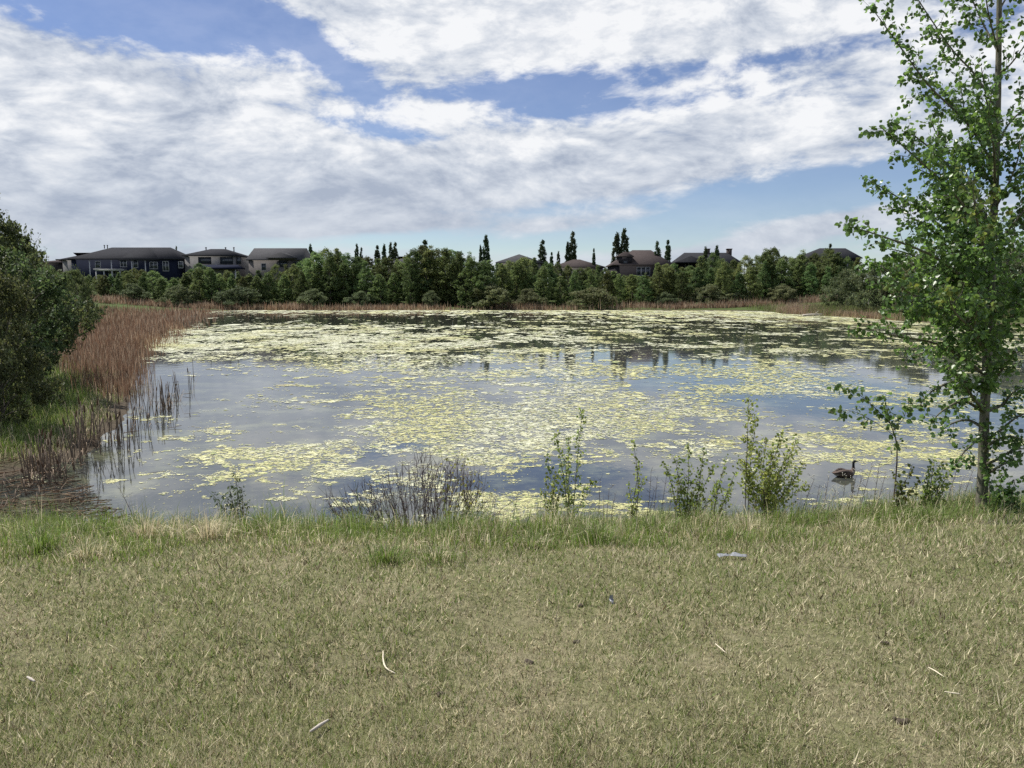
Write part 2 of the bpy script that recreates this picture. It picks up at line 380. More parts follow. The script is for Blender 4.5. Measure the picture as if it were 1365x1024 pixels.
def leaves(cent, size, tmpl=DIAMOND, up=.35, tint=(.6, 1.25), fr=None, rng=RNG, yellow=.0):
    n = len(cent); a, b, c = fr if fr is not None else frames(n, up, rng)
    size = np.broadcast_to(np.asarray(size, float), (n,))
    tv, tf = tmpl; k = len(tv)
    v = cent[:, None] + size[:, None, None] * (tv[None, :, 0:1] * a[:, None] + tv[None, :, 1:2] * b[:, None] + tv[None, :, 2:3] * c[:, None])
    f = (np.arange(n) * k)[:, None, None] + tf[None]
    t = rng.uniform(tint[0], tint[1], n); col = np.stack([t * (1 + yellow * rng.uniform(-.3, 1, n)), t * (1 + .3 * yellow * rng.uniform(0, 1, n)), t * rng.uniform(.8, 1.1, n)], -1)
    return v.reshape(-1, 3), f.reshape(-1, tf.shape[1]), np.repeat(col, k, 0)

def crown_clumps(prof, nc, per, cr, ls, seed, tmpl=DIAMOND, inner=.45, up=.3, tint=(.55, 1.3), lobes=.25):
    """leaf faces gathered in clumps through the crown's volume; prof: radius over height 0..1"""
    g = np.random.default_rng(seed); C = []; cents = []
    ph = g.uniform(0, 6.28, 5); hs, rs = zip(*prof)
    while len(cents) < nc:
        t = g.uniform(hs[0], 1.0); th = g.uniform(0, 2 * pi); r = np.interp(t, hs, rs)
        r *= 1 + lobes * math.sin(2 * th + ph[0] + 5 * t) + lobes * .8 * math.sin(3 * th + ph[1] - 9 * t) + lobes * .6 * math.sin(13 * t + ph[2])
        if g.uniform() > .25 + .75 * r / max(rs): continue
        rr = r * (inner + (1 - inner) * math.sqrt(g.uniform()))
        cents.append((rr * cos(th), rr * sin(th), t))
    cents = np.array(cents)
    cs = cr * g.uniform(.55, 1.35, nc)
    p = g.normal(size=(nc, per, 3)); p /= np.linalg.norm(p, axis=2)[:, :, None]; p *= g.uniform(.15, 1.0, (nc, per, 1)) ** .6
    p[:, :, 2] *= .75
    pts = (cents[:, None] + p * cs[:, None, None]).reshape(-1, 3)
    tl = np.repeat(g.uniform(.78, 1.22, nc), per)
    v, f, c = leaves(pts, ls * g.uniform(.6, 1.4, len(pts)), tmpl, up, tint, rng=g, yellow=.15)
    return cents, v, f, c * np.repeat(tl, len(tmpl[0]))[:, None]

def tree_proto(kind, seed):
    g = np.random.default_rng(seed + 900)
    if kind == 'round':
        prof = [(.10, .10), (.25, .24), (.5, .30), (.75, .23), (.92, .11), (1, .03)]; nc, per, cr, ls = 150, 80, .062, .024
    elif kind == 'cone':
        prof = [(.06, .17), (.2, .22), (.45, .18), (.7, .11), (.9, .045), (1, .01)]; nc, per, cr, ls = 150, 70, .046, .022
    elif kind == 'oval':
        prof = [(.02, .12), (.12, .19), (.35, .22), (.6, .18), (.82, .10), (.95, .04), (1, .01)]; nc, per, cr, ls = 150, 75, .055, .024
    elif kind == 'column':
        prof = [(.04, .045), (.2, .085), (.5, .095), (.8, .07), (.95, .03), (1, .008)]; nc, per, cr, ls = 150, 70, .036, .025
    elif kind == 'shrub':
        prof = [(.03, .36), (.2, .55), (.5, .58), (.8, .38), (1, .10)]; nc, per, cr, ls = 150, 90, .11, .042
    cents, v, f, c = crown_clumps(prof, nc, per, cr, ls, seed, lobes={'column': .04, 'shrub': .42}.get(kind, .25))
    tr = MB(); z = np.linspace(-.03, .86 if kind != 'shrub' else .6, 8)
    w = np.cumsum(g.normal(0, .008, (8, 2)), 0); path = np.column_stack([w, z]); r0 = .017 if kind != 'shrub' else .022
    tr.tube(path, np.linspace(r0, .004, 8), 6)
    for i in g.choice(len(cents), 14, False):
        e = cents[i]; zz = max(.05, e[2] - g.uniform(.10, .25)); b = np.array([np.interp(zz, z, w[:, 0]), np.interp(zz, z, w[:, 1]), zz])
        tr.tube([b, (b + e) / 2 + g.normal(0, .01, 3), e], [.006, .004, .002], 4)
    return tr.mesh('trunk'), mesh_np('crown', v, f, c)
PROTO = {}
def proto(kind, n, mats):
    for i in range(n):
        a, b = tree_proto(kind, 40 + i * 7 + hash_kind[kind]); a.materials.append(M['bark_far']); b.materials.append(M[mats]); PROTO.setdefault(kind, []).append((a, b))
hash_kind = {'round': 0, 'cone': 100, 'column': 200, 'shrub': 300, 'oval': 400}
proto('round', 6, 'leaf_far'); proto('oval', 6, 'leaf_far'); proto('cone', 4, 'leaf_far'); proto('column', 4, 'leaf_poplar'); proto('shrub', 4, 'leaf_willow')
def far_tree(kind, i, px, Y, top, wscale, sink=0.0):
    x = (px - 682.5) / FPX * (Y * cos(PITCH)) ; x = float(P(px, 392, Y).x); g = hz(x, Y); ztop = P(px, top, Y).z; h = ztop - g + sink
    a, b = PROTO[kind][i % len(PROTO[kind])]
    nm = {'round': 'broadleaf_tree', 'cone': 'pointed_tree', 'oval': 'slender_tree', 'column': 'columnar_poplar', 'shrub': 'willow_shrub'}[kind]
    o = empty(nm, (x, Y, g - sink), '', '', rz=random.uniform(0, 6.28))
    o.scale = (h * wscale, h * wscale, h)
    link('trunk', a, None, o); link('crown', b, None, o)
    return o

# ------------------------------------------------------------------ houses beyond the trees
M['pane'] = plain('window_glass', (.035, .042, .052), .08, .2, 1.0, .6, 0)
M['frame_white'] = plain('white_frame', (.42, .42, .43), .6, .08)
M['frame_dark'] = plain('dark_frame', (.05, .05, .055), .6, .08)
def roof_mat(name, c):
    m, t, o = new_mat(name); p = objc(t)
    mp = t.new('ShaderNodeMapping'); t.l.new(p, mp.inputs[0]); mp.inputs['Scale'].default_value = (1, 1, 5)
    n = t.noise(mp.outputs[0], 2.2, 6, .7)
    bsdf(t, o, t.ramp(n, [(.3, tuple(x * .72 for x in c)), (.7, tuple(x * 1.25 for x in c))]), .95, n, .5, .05, .04); return m
def siding_mat(name, c):
    m, t, o = new_mat(name); p = objc(t); s = t.new('ShaderNodeSeparateXYZ'); t.l.new(p, s.inputs[0])
    w = t.m('FRACT', t.m('MULTIPLY', s.outputs[2], 5.5)); n = t.noise(p, 1.5, 4)
    bsdf(t, o, t.ramp(n, [(.3, tuple(x * .85 for x in c)), (.7, tuple(x * 1.12 for x in c))]), .9, w, .6, .03, .05); return m
R_CHAR = roof_mat('charcoal_shingle', (.034, .035, .040)); R_BROWN = roof_mat('brown_shingle', (.070, .058, .056)); R_GREY = roof_mat('grey_shingle', (.070, .070, .074))
S_NAVY = siding_mat('navy_siding', (.016, .020, .038)); S_GREY = siding_mat('grey_siding', (.20, .195, .195)); S_TAN = siding_mat('greige_siding', (.16, .148, .142)); S_DARK = siding_mat('dark_siding', (.035, .032, .035))

def roof_mesh(w, d, z0, z1, kind, hipl=None, hipr=None, over=.45, th=.22):
    """closed roof block over a w x d plan (x along the ridge): hip or gable"""
    a = w / 2 + over; b = d / 2 + over
    hl = 0 if kind == 'gable' else (hipl if hipl is not None else b); hr = 0 if kind == 'gable' else (hipr if hipr is not None else b)
    m = MB()
    v = [(-a, -b, z0), (a, -b, z0), (a, b, z0), (-a, b, z0), (-a, -b, z0 + th), (a, -b, z0 + th), (a, b, z0 + th), (-a, b, z0 + th), (-a + hl, 0, z1), (a - hr, 0, z1)]
    m.add(v, [np.array([[3, 2, 1, 0], [0, 1, 5, 4], [2, 3, 7, 6], [1, 2, 6, 5], [3, 0, 4, 7], [4, 5, 9, 8], [6, 7, 8, 9]]), np.array([[5, 6, 9], [7, 4, 8]])])
    return m
def window(parent, x, z, w, h, yf, frame='frame_white', mull=1, bars=0):
    """window on the wall face at y = yf (towards the pond): frame > pane"""
    f = MB(); t = .09; y0, y1 = yf - .07, yf + .03
    f.box(x - w / 2 - t, x + w / 2 + t, y0, y1, z + h / 2, z + h / 2 + t); f.box(x - w / 2 - t, x + w / 2 + t, y0 - .03, y1, z - h / 2 - t, z - h / 2)
    f.box(x - w / 2 - t, x - w / 2, y0, y1, z - h / 2, z + h / 2); f.box(x + w / 2, x + w / 2 + t, y0, y1, z - h / 2, z + h / 2)
    for k in range(mull):
        xm = x - w / 2 + w * (k + 1) / (mull + 1); f.box(xm - .035, xm + .035, y0, y1, z - h / 2, z + h / 2)
    fo = f.build('window', M[frame], parent)
    p = MB(); p.box(x - w / 2, x + w / 2, yf - .035, yf - .01, z - h / 2, z + h / 2); p.build('pane', M['pane'], fo)
def house(name, label, px0, px1, Y, ztop_px, zeave_px, depth, roof, siding, kind='hip', hipl=None, hipr=None, rz=0.0):
    """root sits on the ground at the house's centre; returns root, width, eave height, wall face y"""
    c = P((px0 + px1) / 2, 392, Y); g = hz(c.x, Y) - .3; w = (px1 - px0) / FPX * Y
    ze = P(682, zeave_px, Y - depth / 2).z - g; zr = P(682, ztop_px, Y).z - g
    o = empty(name, (c.x, Y, g), label, 'house', rz=rz)
    m = MB(); m.box(-w / 2, w / 2, -depth / 2, depth / 2, 0, ze + .02)
    if kind == 'gable':
        s = (zr - ze) / (depth / 2 + .45)
        for sx in (-1, 1):
            x = sx * w / 2; m.add([(x, -depth / 2, ze), (x, depth / 2, ze), (x, 0, zr - .3), (x - sx * .2, -depth / 2, ze), (x - sx * .2, depth / 2, ze), (x - sx * .2, 0, zr - .3)],
                                  [np.array([[0, 1, 2], [3, 5, 4]]), np.array([[0, 2, 5, 3], [1, 4, 5, 2]])])
    m.build('wall', siding, o)
    r = roof_mesh(w, depth, ze, zr, kind, hipl, hipr).build('roof', roof, o)
    return o, w, ze, -depth / 2, zr, r
def hx(px, o, Y): return float(P(px, 392, Y).x) - o.location.x
def hzp(py, o, Y): return float(P(682, py, Y).z) - o.location.z

# navy duplex, left
Yh = 177
o, w, ze, yf, zr, r = house('navy_house', 'wide navy house with charcoal hip roof and white deck frame behind the left trees', 118, 252, Yh, 330, 346, 12, R_CHAR, S_NAVY, 'hip', 6.5, 4.2)
Yf = Yh + yf
for px, py, ww, hh, mu in ((167, 351, 1.3, 1.5, 1), (183, 352, .9, 1.6, 0), (223, 355, 1.2, 2.0, 1), (133, 353, 1.0, 1.4, 0), (207, 354, 1.6, 1.4, 1), (243, 353, .9, 1.3, 0)):
    window(o, hx(px, o, Yf), hzp(py, o, Yf), ww, hh, yf, 'frame_white', mu)
for px in (122, 151, 196, 178):
    m = MB(); x = hx(px, o, Yf); m.box(x - .11, x + .11, yf - .06, yf + .02, .4, ze - .02); m.build('corner_trim', M['frame_white'], o)
dk = MB(); x0, x1 = hx(137, o, Yf), hx(170, o, Yf); zt = hzp(360, o, Yf)
dk.box(x0, x1, yf - 2.6, yf - .08, zt - .25, zt); dk.box(x0 - .2, x1 + .2, yf - 2.9, yf - .08, zt + .003, zt + .16); dk.build('deck_canopy', M['frame_white'], o)
for k, q in enumerate((0.03, .34, .66, .97)):
    m = MB(); x = x0 + (x1 - x0) * q; m.box(x - .1, x + .1, yf - 2.55, yf - 2.35, 0, zt - .253); m.build('deck_post', M['frame_white'], o)
window(o, hx(153, o, Yf), hzp(366, o, Yf), 1.9, 1.9, yf, 'frame_white', 3)
for px in (143, 147):
    m = MB(); x = hx(px, o, Yh); m.tube([(x, 0, zr - .25), (x, 0, zr + .42)], .10, 8); m.tube([(x, 0, zr + .38), (x, 0, zr + .55)], .16, 8); m.build('roof_vent', M['frame_dark'], r)
fr = roof_mesh(8.0, 6.0, ze - .2, hzp(331.5, o, Yh), 'hip', 3.3, 3.3); ob = fr.build('wing_roof', R_CHAR, o); ob.location = (hx(205, o, Yh), -3.0, 0)
# grey end house behind its left corner
o, w, ze, yf, zr, r = house('grey_end_house', 'grey sided house half hidden behind the left corner of the navy house', 101, 126, 182, 337, 347, 9, R_CHAR, S_GREY, 'hip')
window(o, hx(107, o, 177.5), hzp(353, o, 177.5), 1.1, 1.5, yf, 'frame_white', 0); window(o, hx(116, o, 177.5), hzp(353, o, 177.5), 1.1, 1.5, yf, 'frame_white', 0)
o, w, ze, yf, zr, r = house('low_house', 'low brown roofed house just right of the left bushes, far behind', 70, 100, 196, 345.5, 351, 9, R_BROWN, S_DARK, 'hip')
window(o, 0, ze - 1.2, 1.6, 1.1, yf, 'frame_dark')
# small hip house
Yh = 177
o, w, ze, yf, zr, r = house('hip_roof_house', 'small two-storey house with charcoal hip roof and navy lower awning roof', 261, 326, Yh, 332, 341.5, 10, R_CHAR, S_GREY, 'hip', 4.4, 4.4)
Yf = Yh + yf
for px, ww in ((275, 2.7), (304, 2.7), (320, .9)): window(o, hx(px, o, Yf), hzp(347.5, o, Yf), ww, 1.4, yf, 'frame_dark', 2 if ww > 1 else 0)
aw = roof_mesh(8.6, 2.4, hzp(359, o, Yf), hzp(353.5, o, Yf), 'hip', 1.0, 1.0).build('awning_roof', S_NAVY, o); aw.location = (hx(299, o, Yf), yf - 1.25, 0)
for px in (278, 320):
    m = MB(); x = hx(px, o, Yf); m.box(x - .12, x + .12, yf - 2.3, yf - 2.06, 0, hzp(359, o, Yf) - .003); m.build('awning_post', M['frame_white'], o)
for px in (276, 302, 313):
    m = MB(); x = hx(px, o, Yh); m.tube([(x, .6, zr - 1.6), (x, .6, zr + .25)], .13, 8); m.tube([(x, .6, zr + .25), (x, .6, zr + .42)], .2, 8); m.build('roof_vent', M['frame_dark'], r)
# gabled grey house
o, w, ze, yf, zr, r = house('gabled_house', 'greige house with side gabled grey roof right of the small hip house', 344, 408, Yh, 331, 347, 11, R_GREY, S_TAN, 'gable')
Yf = Yh + yf
window(o, hx(379, o, Yf), hzp(352, o, Yf), 1.7, 1.2, yf, 'frame_dark', 1); window(o, hx(398, o, Yf), hzp(354, o, Yf), 1.7, 1.5, yf, 'frame_dark', 1); window(o, hx(353, o, Yf), hzp(356, o, Yf), .9, 1.4, yf, 'frame_white', 0)
gb = roof_mesh(5.0, 5.5, hzp(345, o, Yf), hzp(337, o, Yf), 'gable'); ob = gb.build('dormer_roof', R_GREY, o); ob.location = (hx(379, o, Yf), yf + 1.2, 0); ob.rotation_euler = (0, 0, pi / 2)
m = MB(); m.box(-2.3, 2.3, -.2, 3, hzp(346, o, Yf), hzp(344, o, Yf)); m.add([(-2.3, -.2, hzp(344, o, Yf)), (2.3, -.2, hzp(344, o, Yf)), (0, -.2, hzp(338.6, o, Yf)), (-2.3, 0, hzp(344, o, Yf)), (2.3, 0, hzp(344, o, Yf)), (0, 0, hzp(338.6, o, Yf))], np.array([[0, 1, 2], [3, 5, 4]]))
ob = m.build('dormer_wall', S_TAN, o); ob.location = (hx(379, o, Yf), yf - .4, 0)
# roofs showing over the trees
for nm, lab, a, b, Yq, t, e, dp, rm, sm, hp in (
        ('hidden_house', 'grey roof tip showing above trees left of the tall middle trees', 522, 556, 190, 342, 352, 9, R_GREY, S_TAN, 'hip'),
        ('hidden_house', 'grey hip roof just above the treetops right of the tall middle poplar', 664, 720, 184, 339, 351, 10, R_GREY, S_TAN, 'hip'),
        ('hidden_house', 'long low brown roof left of the twin tall poplars', 736, 800, 186, 346, 357, 10, R_BROWN, S_TAN, 'hip')):
    o, w, ze, yf, zr, r = house(nm, lab, a, b, Yq, t, e, dp, rm, sm, hp)
    window(o, -w * .2, ze - 1.4, 1.6, 1.3, yf, 'frame_white', 1); window(o, w * .22, ze - 1.4, 1.6, 1.3, yf, 'frame_white', 1)
# brown hip roof with dormer
Yh = 174
o, w, ze, yf, zr, r = house('brown_roof_house', 'dark house with tall brown hip roof and small dormer right of the twin poplars', 814, 886, Yh, 333.5, 354, 12, R_BROWN, S_DARK, 'hip', 5.2, 3.8)
Yf = Yh + yf
for px in (851, 857, 863): window(o, hx(px, o, Yf), hzp(362, o, Yf), .75, 1.7, yf, 'frame_white', 0)
dm = MB(); dm.box(-1.4, 1.4, -1.2, 2, 0, 1.5); ob = dm.build('dormer_wall', S_DARK, o); ob.location = (hx(833, o, Yf), yf + 1.2, hzp(354, o, Yf) + .3)
ob = roof_mesh(2.8, 3.0, 0, 1.2, 'gable', over=.3).build('dormer_roof', R_BROWN, o); ob.location = (hx(833, o, Yf), yf + 1.6, hzp(354, o, Yf) + 1.8); ob.rotation_euler = (0, 0, pi / 2)
window(o, hx(833, o, Yf), hzp(351, o, Yf) + .15, .9, .8, yf - .02, 'frame_dark', 0)
o, w, ze, yf, zr, r = house('dark_gable_house', 'dark house with long ridge and front gable behind the right trees', 899, 976, 177, 337, 352, 11, R_CHAR, S_DARK, 'hip', 2.5, 2.0)
Yf = 177 + yf
ob = roof_mesh(6.0, 5.4, hzp(351, o, Yf), hzp(342, o, Yf), 'gable').build('gable_roof', R_CHAR, o); ob.location = (hx(917, o, Yf), yf + 1.0, 0); ob.rotation_euler = (0, 0, pi / 2)
m = MB(); m.add([(-2.5, 0, hzp(351, o, Yf)), (2.5, 0, hzp(351, o, Yf)), (0, 0, hzp(343, o, Yf)), (-2.5, .3, hzp(351, o, Yf)), (2.5, .3, hzp(351, o, Yf)), (0, .3, hzp(343, o, Yf))], [np.array([[0, 1, 2], [3, 5, 4]]), np.array([[0, 3, 4, 1], [1, 4, 5, 2], [2, 5, 3, 0]])])
ob = m.build('gable_wall', S_DARK, o); ob.location = (hx(917, o, Yf), yf - 1.6, 0)
window(o, hx(917, o, Yf), hzp(355, o, Yf), 1.4, 1.2, yf, 'frame_white', 1)
for px in (941, 970):
    m = MB(); x = hx(px, o, 177); m.box(x - .5, x + .5, -.5, .5, zr - 1.5, zr + .7); m.box(x - .6, x + .6, -.6, .6, zr + .703, zr + .9); m.build('chimney', R_BROWN, r)
o, w, ze, yf, zr, r = house('slate_roof_house', 'dark slate roof peeking over trees beside the foreground poplar', 1066, 1130, 174, 331, 345, 10, R_CHAR, S_DARK, 'hip', 4.5, 1.5)
window(o, 2, ze - 1.4, 1.6, 1.3, yf, 'frame_white', 1)

# ------------------------------------------------------------------ trees on the far shore
skyline = np.array([(60, 352), (110, 362), (150, 367), (185, 358), (215, 366), (240, 368), (258, 356), (272, 350), (292, 364), (330, 364), (352, 362), (385, 350), (405, 345), (425, 334), (452, 332), (480, 344), (510, 347),
                    (540, 344), (563, 326), (590, 331), (622, 333), (640, 344), (672, 350), (700, 343), (722, 344), (742, 352), (770, 357), (800, 358), (830, 364), (850, 366), (875, 352), (892, 350), (912, 356), (940, 341), (965, 342),
                    (985, 345), (1003, 340), (1027, 331), (1046, 345), (1062, 338), (1082, 338), (1102, 333), (1130, 341), (1165, 345), (1200, 338), (1260, 338), (1330, 332), (1420, 330), (1500, 330)])
far = []
kinds = {}
x = 70.0; i = 0
while x < 1480:
    t = float(np.interp(x, skyline[:, 0], skyline[:, 1])) + random.uniform(-3, 5)
    low = t > 355
    kd = 'cone' if random.random() < (.50 if x > 700 else .38) else 'round'
    Y = random.uniform(151, 162)
    o = far_tree(kd, random.randrange(9), x, Y, t, random.uniform(.70, 1.25) * (1.25 if low else 1.0) * (.9 if kd == 'round' else 1.15), .2)
    far.append((x, o, kd, 'front')); i += 1
    x += random.uniform(10, 17) * (1.0 if x < 1130 else 2.2)
x = 98.0
while x < 1135:                        # slender young trees in front of the treeline
    t0 = float(np.interp(x, skyline[:, 0], skyline[:, 1])); t = t0 + random.uniform(1, 22) * (.35 if t0 > 355 else 1)
    o = far_tree('oval', random.randrange(9), x, random.uniform(146, 151), min(t, 380), random.uniform(.85, 1.25) * (1.2 if t > 365 else 1), .2); far.append((x, o, 'oval', 'young'))
    x += random.uniform(13, 24)
for x in np.arange(95, 1130, 78):      # lower growth along the water side
    x = x + random.uniform(-16, 16); t = random.uniform(374, 391)
    if 825 < x < 860: t += 4
    if x > 1130: continue
    o = far_tree('shrub', random.randrange(9), x, random.uniform(143, 146), t, random.uniform(.8, 1.5), .1); far.append((x, o, 'shrub', 'low'))
for x in np.arange(415, 1130, 46):     # back row fills gaps under the skyline
    x = x + random.uniform(-12, 12); t = float(np.interp(x, skyline[:, 0], skyline[:, 1])) + random.uniform(2, 9)
    o = far_tree('round', random.randrange(9), x, random.uniform(162, 166), t, random.uniform(1.0, 1.3), .2); far.append((x, o, 'round', 'back'))
ORD = lambda n: {1: 'first', 2: 'second', 3: 'third'}.get(n, '%d%s' % (n, 'th' if 10 <= n % 100 <= 20 else {1: 'st', 2: 'nd', 3: 'rd'}.get(n % 10, 'th')))
for row, kd, txt, cat, grp in (('front', 'round', '%s rounded leafy tree from the left in the far shore treeline', 'tree', 'rounded trees of the far treeline'),
                               ('front', 'cone', '%s pointed narrow-topped tree from the left in the far shore treeline', 'tree', 'pointed trees of the far treeline'),
                               ('young', 'oval', '%s slender young tree from the left in front of the far treeline', 'tree', 'slender trees in front of the far treeline'),
                               ('low', 'shrub', '%s low grey-green willow shrub from the left along the far waterline', 'shrub', 'willow shrubs along the far waterline'),
                               ('back', 'round', '%s tree from the left in the back row of the far treeline', 'tree', 'back row of the far treeline')):
    L = sorted([q for q in far if q[3] == row and q[2] == kd], key=lambda q: q[0])
    for n, q in enumerate(L): tag(q[1], txt % ORD(n + 1), cat, grp)
# columnar poplars above the skyline: pixel x, top, width factor, distance
POP = [(416, 327, .8, 200, 'thin dark poplar tip right beside the gabled grey house roof'),
       (477, 327, .75, 196, 'left poplar of the close pair over the trees left of middle'), (483, 331, .7, 197, 'right shorter poplar of the close pair over the trees left of middle'),
       (504, 328, .9, 196, 'single poplar just right of the close pair, left of middle'), (513, 327, .8, 195, 'second single poplar right of the close pair, left of middle'),
       (522, 325, .8, 196, 'left poplar of the second close pair, left of middle'), (528, 324, .85, 197, 'right poplar of the second close pair, left of middle'),
       (567, 321, 1.2, 178, 'broad dark poplar top on the tall clump left of middle'),
       (641, 328, .6, 190, 'small poplar touching the left side of the tall middle poplar'), (648, 315, .9, 190, 'tall dark poplar standing alone near the middle of the skyline'),
       (723, 321, 1.1, 186, 'ragged dark poplar left of the low brown roof'), (735, 337, .7, 186, 'short dark spire just right of the ragged poplar'), (744, 336, .7, 188, 'short spire left of the tall poplar pair before the brown roofs'),
       (756, 324, .7, 188, 'small poplar joined to the left of a taller poplar by the low brown roof'), (763, 310, .9, 188, 'tall slim poplar above the low brown roof'),
       (791, 332, .55, 182, 'thin wispy spire in front of the low brown roof'),
       (821, 312, 1.05, 190, 'left shorter one of the tallest twin poplars'), (831, 307, 1.05, 190, 'right one of the tallest twin poplars, highest on the skyline'),
       (875, 323, .9, 172, 'ragged spire in front of the right end of the brown hip roof'), (889, 321, .8, 182, 'slim dark poplar right of the brown hip roof'),
       (939, 330, .8, 172, 'pointed spire in front of the dark gable house'), (954, 329, .9, 172, 'broader spire in front of the dark gable house'),
       (238, 329, .5, 205, 'tiny spire over the right end of the navy house roof'), (1104, 326, .8, 168, 'dark spire in front of the slate roof')]
for k, (px, top, ws, Y, lab) in enumerate(POP):
    o = far_tree('column', k, px, Y, top, ws * .78); tag(o, lab, 'poplar', 'columnar poplars on the skyline')

# right bank willows behind the foreground tree, and the reedy spit
RB = [(1180, 100, 352, 1.0), (1225, 94, 340, 1.0), (1290, 88, 345, 1.1), (1350, 84, 330, 1.1), (1430, 78, 330, 1.1), (1130, 112, 362, .95)]
for k, (px, Y, top, ws) in enumerate(RB):
    o = far_tree('shrub', k + 1, px, Y, top, ws * .8, .1)
    tag(o, ['large willow on the right shore, left of the foreground poplar trunk', 'second willow on the right shore behind the foreground poplar leaves', 'willow on the right shore directly behind the poplar trunk',
            'willow on the right shore right of the poplar trunk', 'rightmost willow on the right shore at the picture edge', 'smaller willow at the left end of the right shore willows'][k], 'shrub', 'willows on the right shore')

# ------------------------------------------------------------------ floating algae: thin irregular flakes on the water
ax = np.array([60, 150, 240, 340, 450, 560, 700, 850, 1000, 1150, 1300, 1420])
ay = np.array([413.5, 417, 420, 427, 438, 455, 470, 482, 495, 520, 560, 600, 640, 700])
AD = np.array([
    [.2, .3, .60, .75, .85, .9, .95, 1.0, 1.0, 1.0, 1.0, .9],
    [.1, .1, .30, .45, .55, .6, .72, .90, 1.0, 1.0, .95, .8],
    [.1, .1, .06, .10, .12, .12, .25, .55, .85, .95, .9, .6],
    [.1, .1, .06, .12, .16, .20, .28, .36, .45, .62, .6, .5],
    [.1, .1, .55, .55, .50, .40, .36, .34, .34, .40, .4, .4],
    [.1, .1, .72, .66, .74, .62, .46, .38, .34, .36, .4, .4],
    [.1, .1, .80, .42, .78, .72, .46, .46, .40, .38, .4, .4],
    [.1, .1, .52, .62, .74, .74, .55, .46, .44, .34, .4, .4],
    [.1, .1, .10, .24, .62, .72, .70, .64, .52, .26, .3, .3],
    [.1, .02, .04, .20, .56, .74, .72, .64, .58, .52, .4, .3],
    [.1, .02, .10, .36, .56, .70, .80, .70, .46, .44, .35, .3],
    [.3, .08, .22, .46, .48, .60, .76, .70, .52, .46, .4, .3],
    [.45, .34, .32, .36, .42, .46, .58, .44, .30, .26, .25, .2],
    [.3, .26, .22, .26, .25, .25, .46, .36, .30, .2, .2, .2]])
def table(px, py):
    i = np.interp(px, ax, np.arange(len(ax))); j = np.interp(py, ay, np.arange(len(ay)))
    i0 = np.clip(i.astype(int), 0, len(ax) - 2); j0 = np.clip(j.astype(int), 0, len(ay) - 2); fi = i - i0; fj = j - j0
    return (AD[j0, i0] * (1 - fi) + AD[j0, i0 + 1] * fi) * (1 - fj) + (AD[j0 + 1, i0] * (1 - fi) + AD[j0 + 1, i0 + 1] * fi) * fj
def build_algae(n):
    g = np.random.default_rng(5)
    px = g.uniform(20, 1440, n); py = np.where(g.uniform(size=n) < .34, g.uniform(413.4, 470, n), g.uniform(440, 705, n))
    X, Y = W(px, py)
    dn = table(px + 40 * (fbm(X * .3, Y * .12, 2, 70) - .5), py + (py - 392) * .16 * (fbm(X * .25, Y * .15, 2, 71) - .5))
    q = .42 * fbm(X * .42 + 3, Y * .42, 4, 50) + .30 * fbm(X * 1.7, Y * 2.1, 3, 61) + .28 * fbm(X * 6, Y * 7, 3, 66)
    q = (q - q.mean()) / q.std() * .24 + .5
    inw = sdist(X, Y) < -.12
    keep = (q < dn * 1.08 - .02 - .05 * sstep(20, 45, Y)) & inw
    keep |= (g.uniform(size=n) < .030 * np.clip(dn + .05, 0, .6)) & inw            # loose crumbs between the mats
    X, Y, dn, q = X[keep], Y[keep], dn[keep], q[keep]; m = len(X)
    fine = 1 - sstep(0, .16, dn - q)                       # towards the rim of a mat the flakes get smaller
    wpx = (g.gamma(1.5, 1.03, m) + .68) * (1.25 - .6 * fine)
    r = .5 * wpx * Y / FPX; asp = np.clip(Y / 26, .8, 4.5) * g.uniform(.6, 1.3, m)
    film = (dn * 1.06 - .03 - q > .08) & (g.uniform(size=m) < .26); r = np.where(film, r * 1.7 + .004 * Y / 12, r)
    k = 5; th = np.arange(k) * 2 * pi / k + g.uniform(0, 6.28, m)[:, None]; rr = g.uniform(.30, 1.5, (m, k)) * r[:, None]
    z = np.where(film, .0025 + g.uniform(0, .001, m), .004 + g.uniform(0, .006, m)) * np.clip(Y / 18, .7, 2.0)
    v = np.stack([X[:, None] + rr * np.cos(th), Y[:, None] + rr * np.sin(th) * asp[:, None], np.broadcast_to(z[:, None], (m, k)) + g.uniform(-.0005, .0005, (m, k))], -1)
    f = np.arange(m * k).reshape(m, k)
    t = g.uniform(.78, 1.12, m); yl = fbm(X * .5, Y * .25, 3, 80) + g.normal(0, .08, m) + .10 * sstep(-2, 6, X) - .14 * sstep(18, 50, Y)  # paler far off and leftward: wet glare painted into the flake colour
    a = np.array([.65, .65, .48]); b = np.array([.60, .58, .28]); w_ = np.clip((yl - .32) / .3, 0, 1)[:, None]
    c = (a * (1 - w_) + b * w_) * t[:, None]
    br = g.uniform(size=m) < .07; c[br] = np.array([.30, .27, .15]) * t[br][:, None]; br = g.uniform(size=m) < .14; c[br] = np.array([.33, .37, .15]) * t[br][:, None]
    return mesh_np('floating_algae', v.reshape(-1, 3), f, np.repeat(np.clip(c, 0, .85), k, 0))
tag(link('floating_algae', build_algae(450000), M['algae']), 'pale yellow-green algae mats floating across the pond', 'algae', kind='stuff')

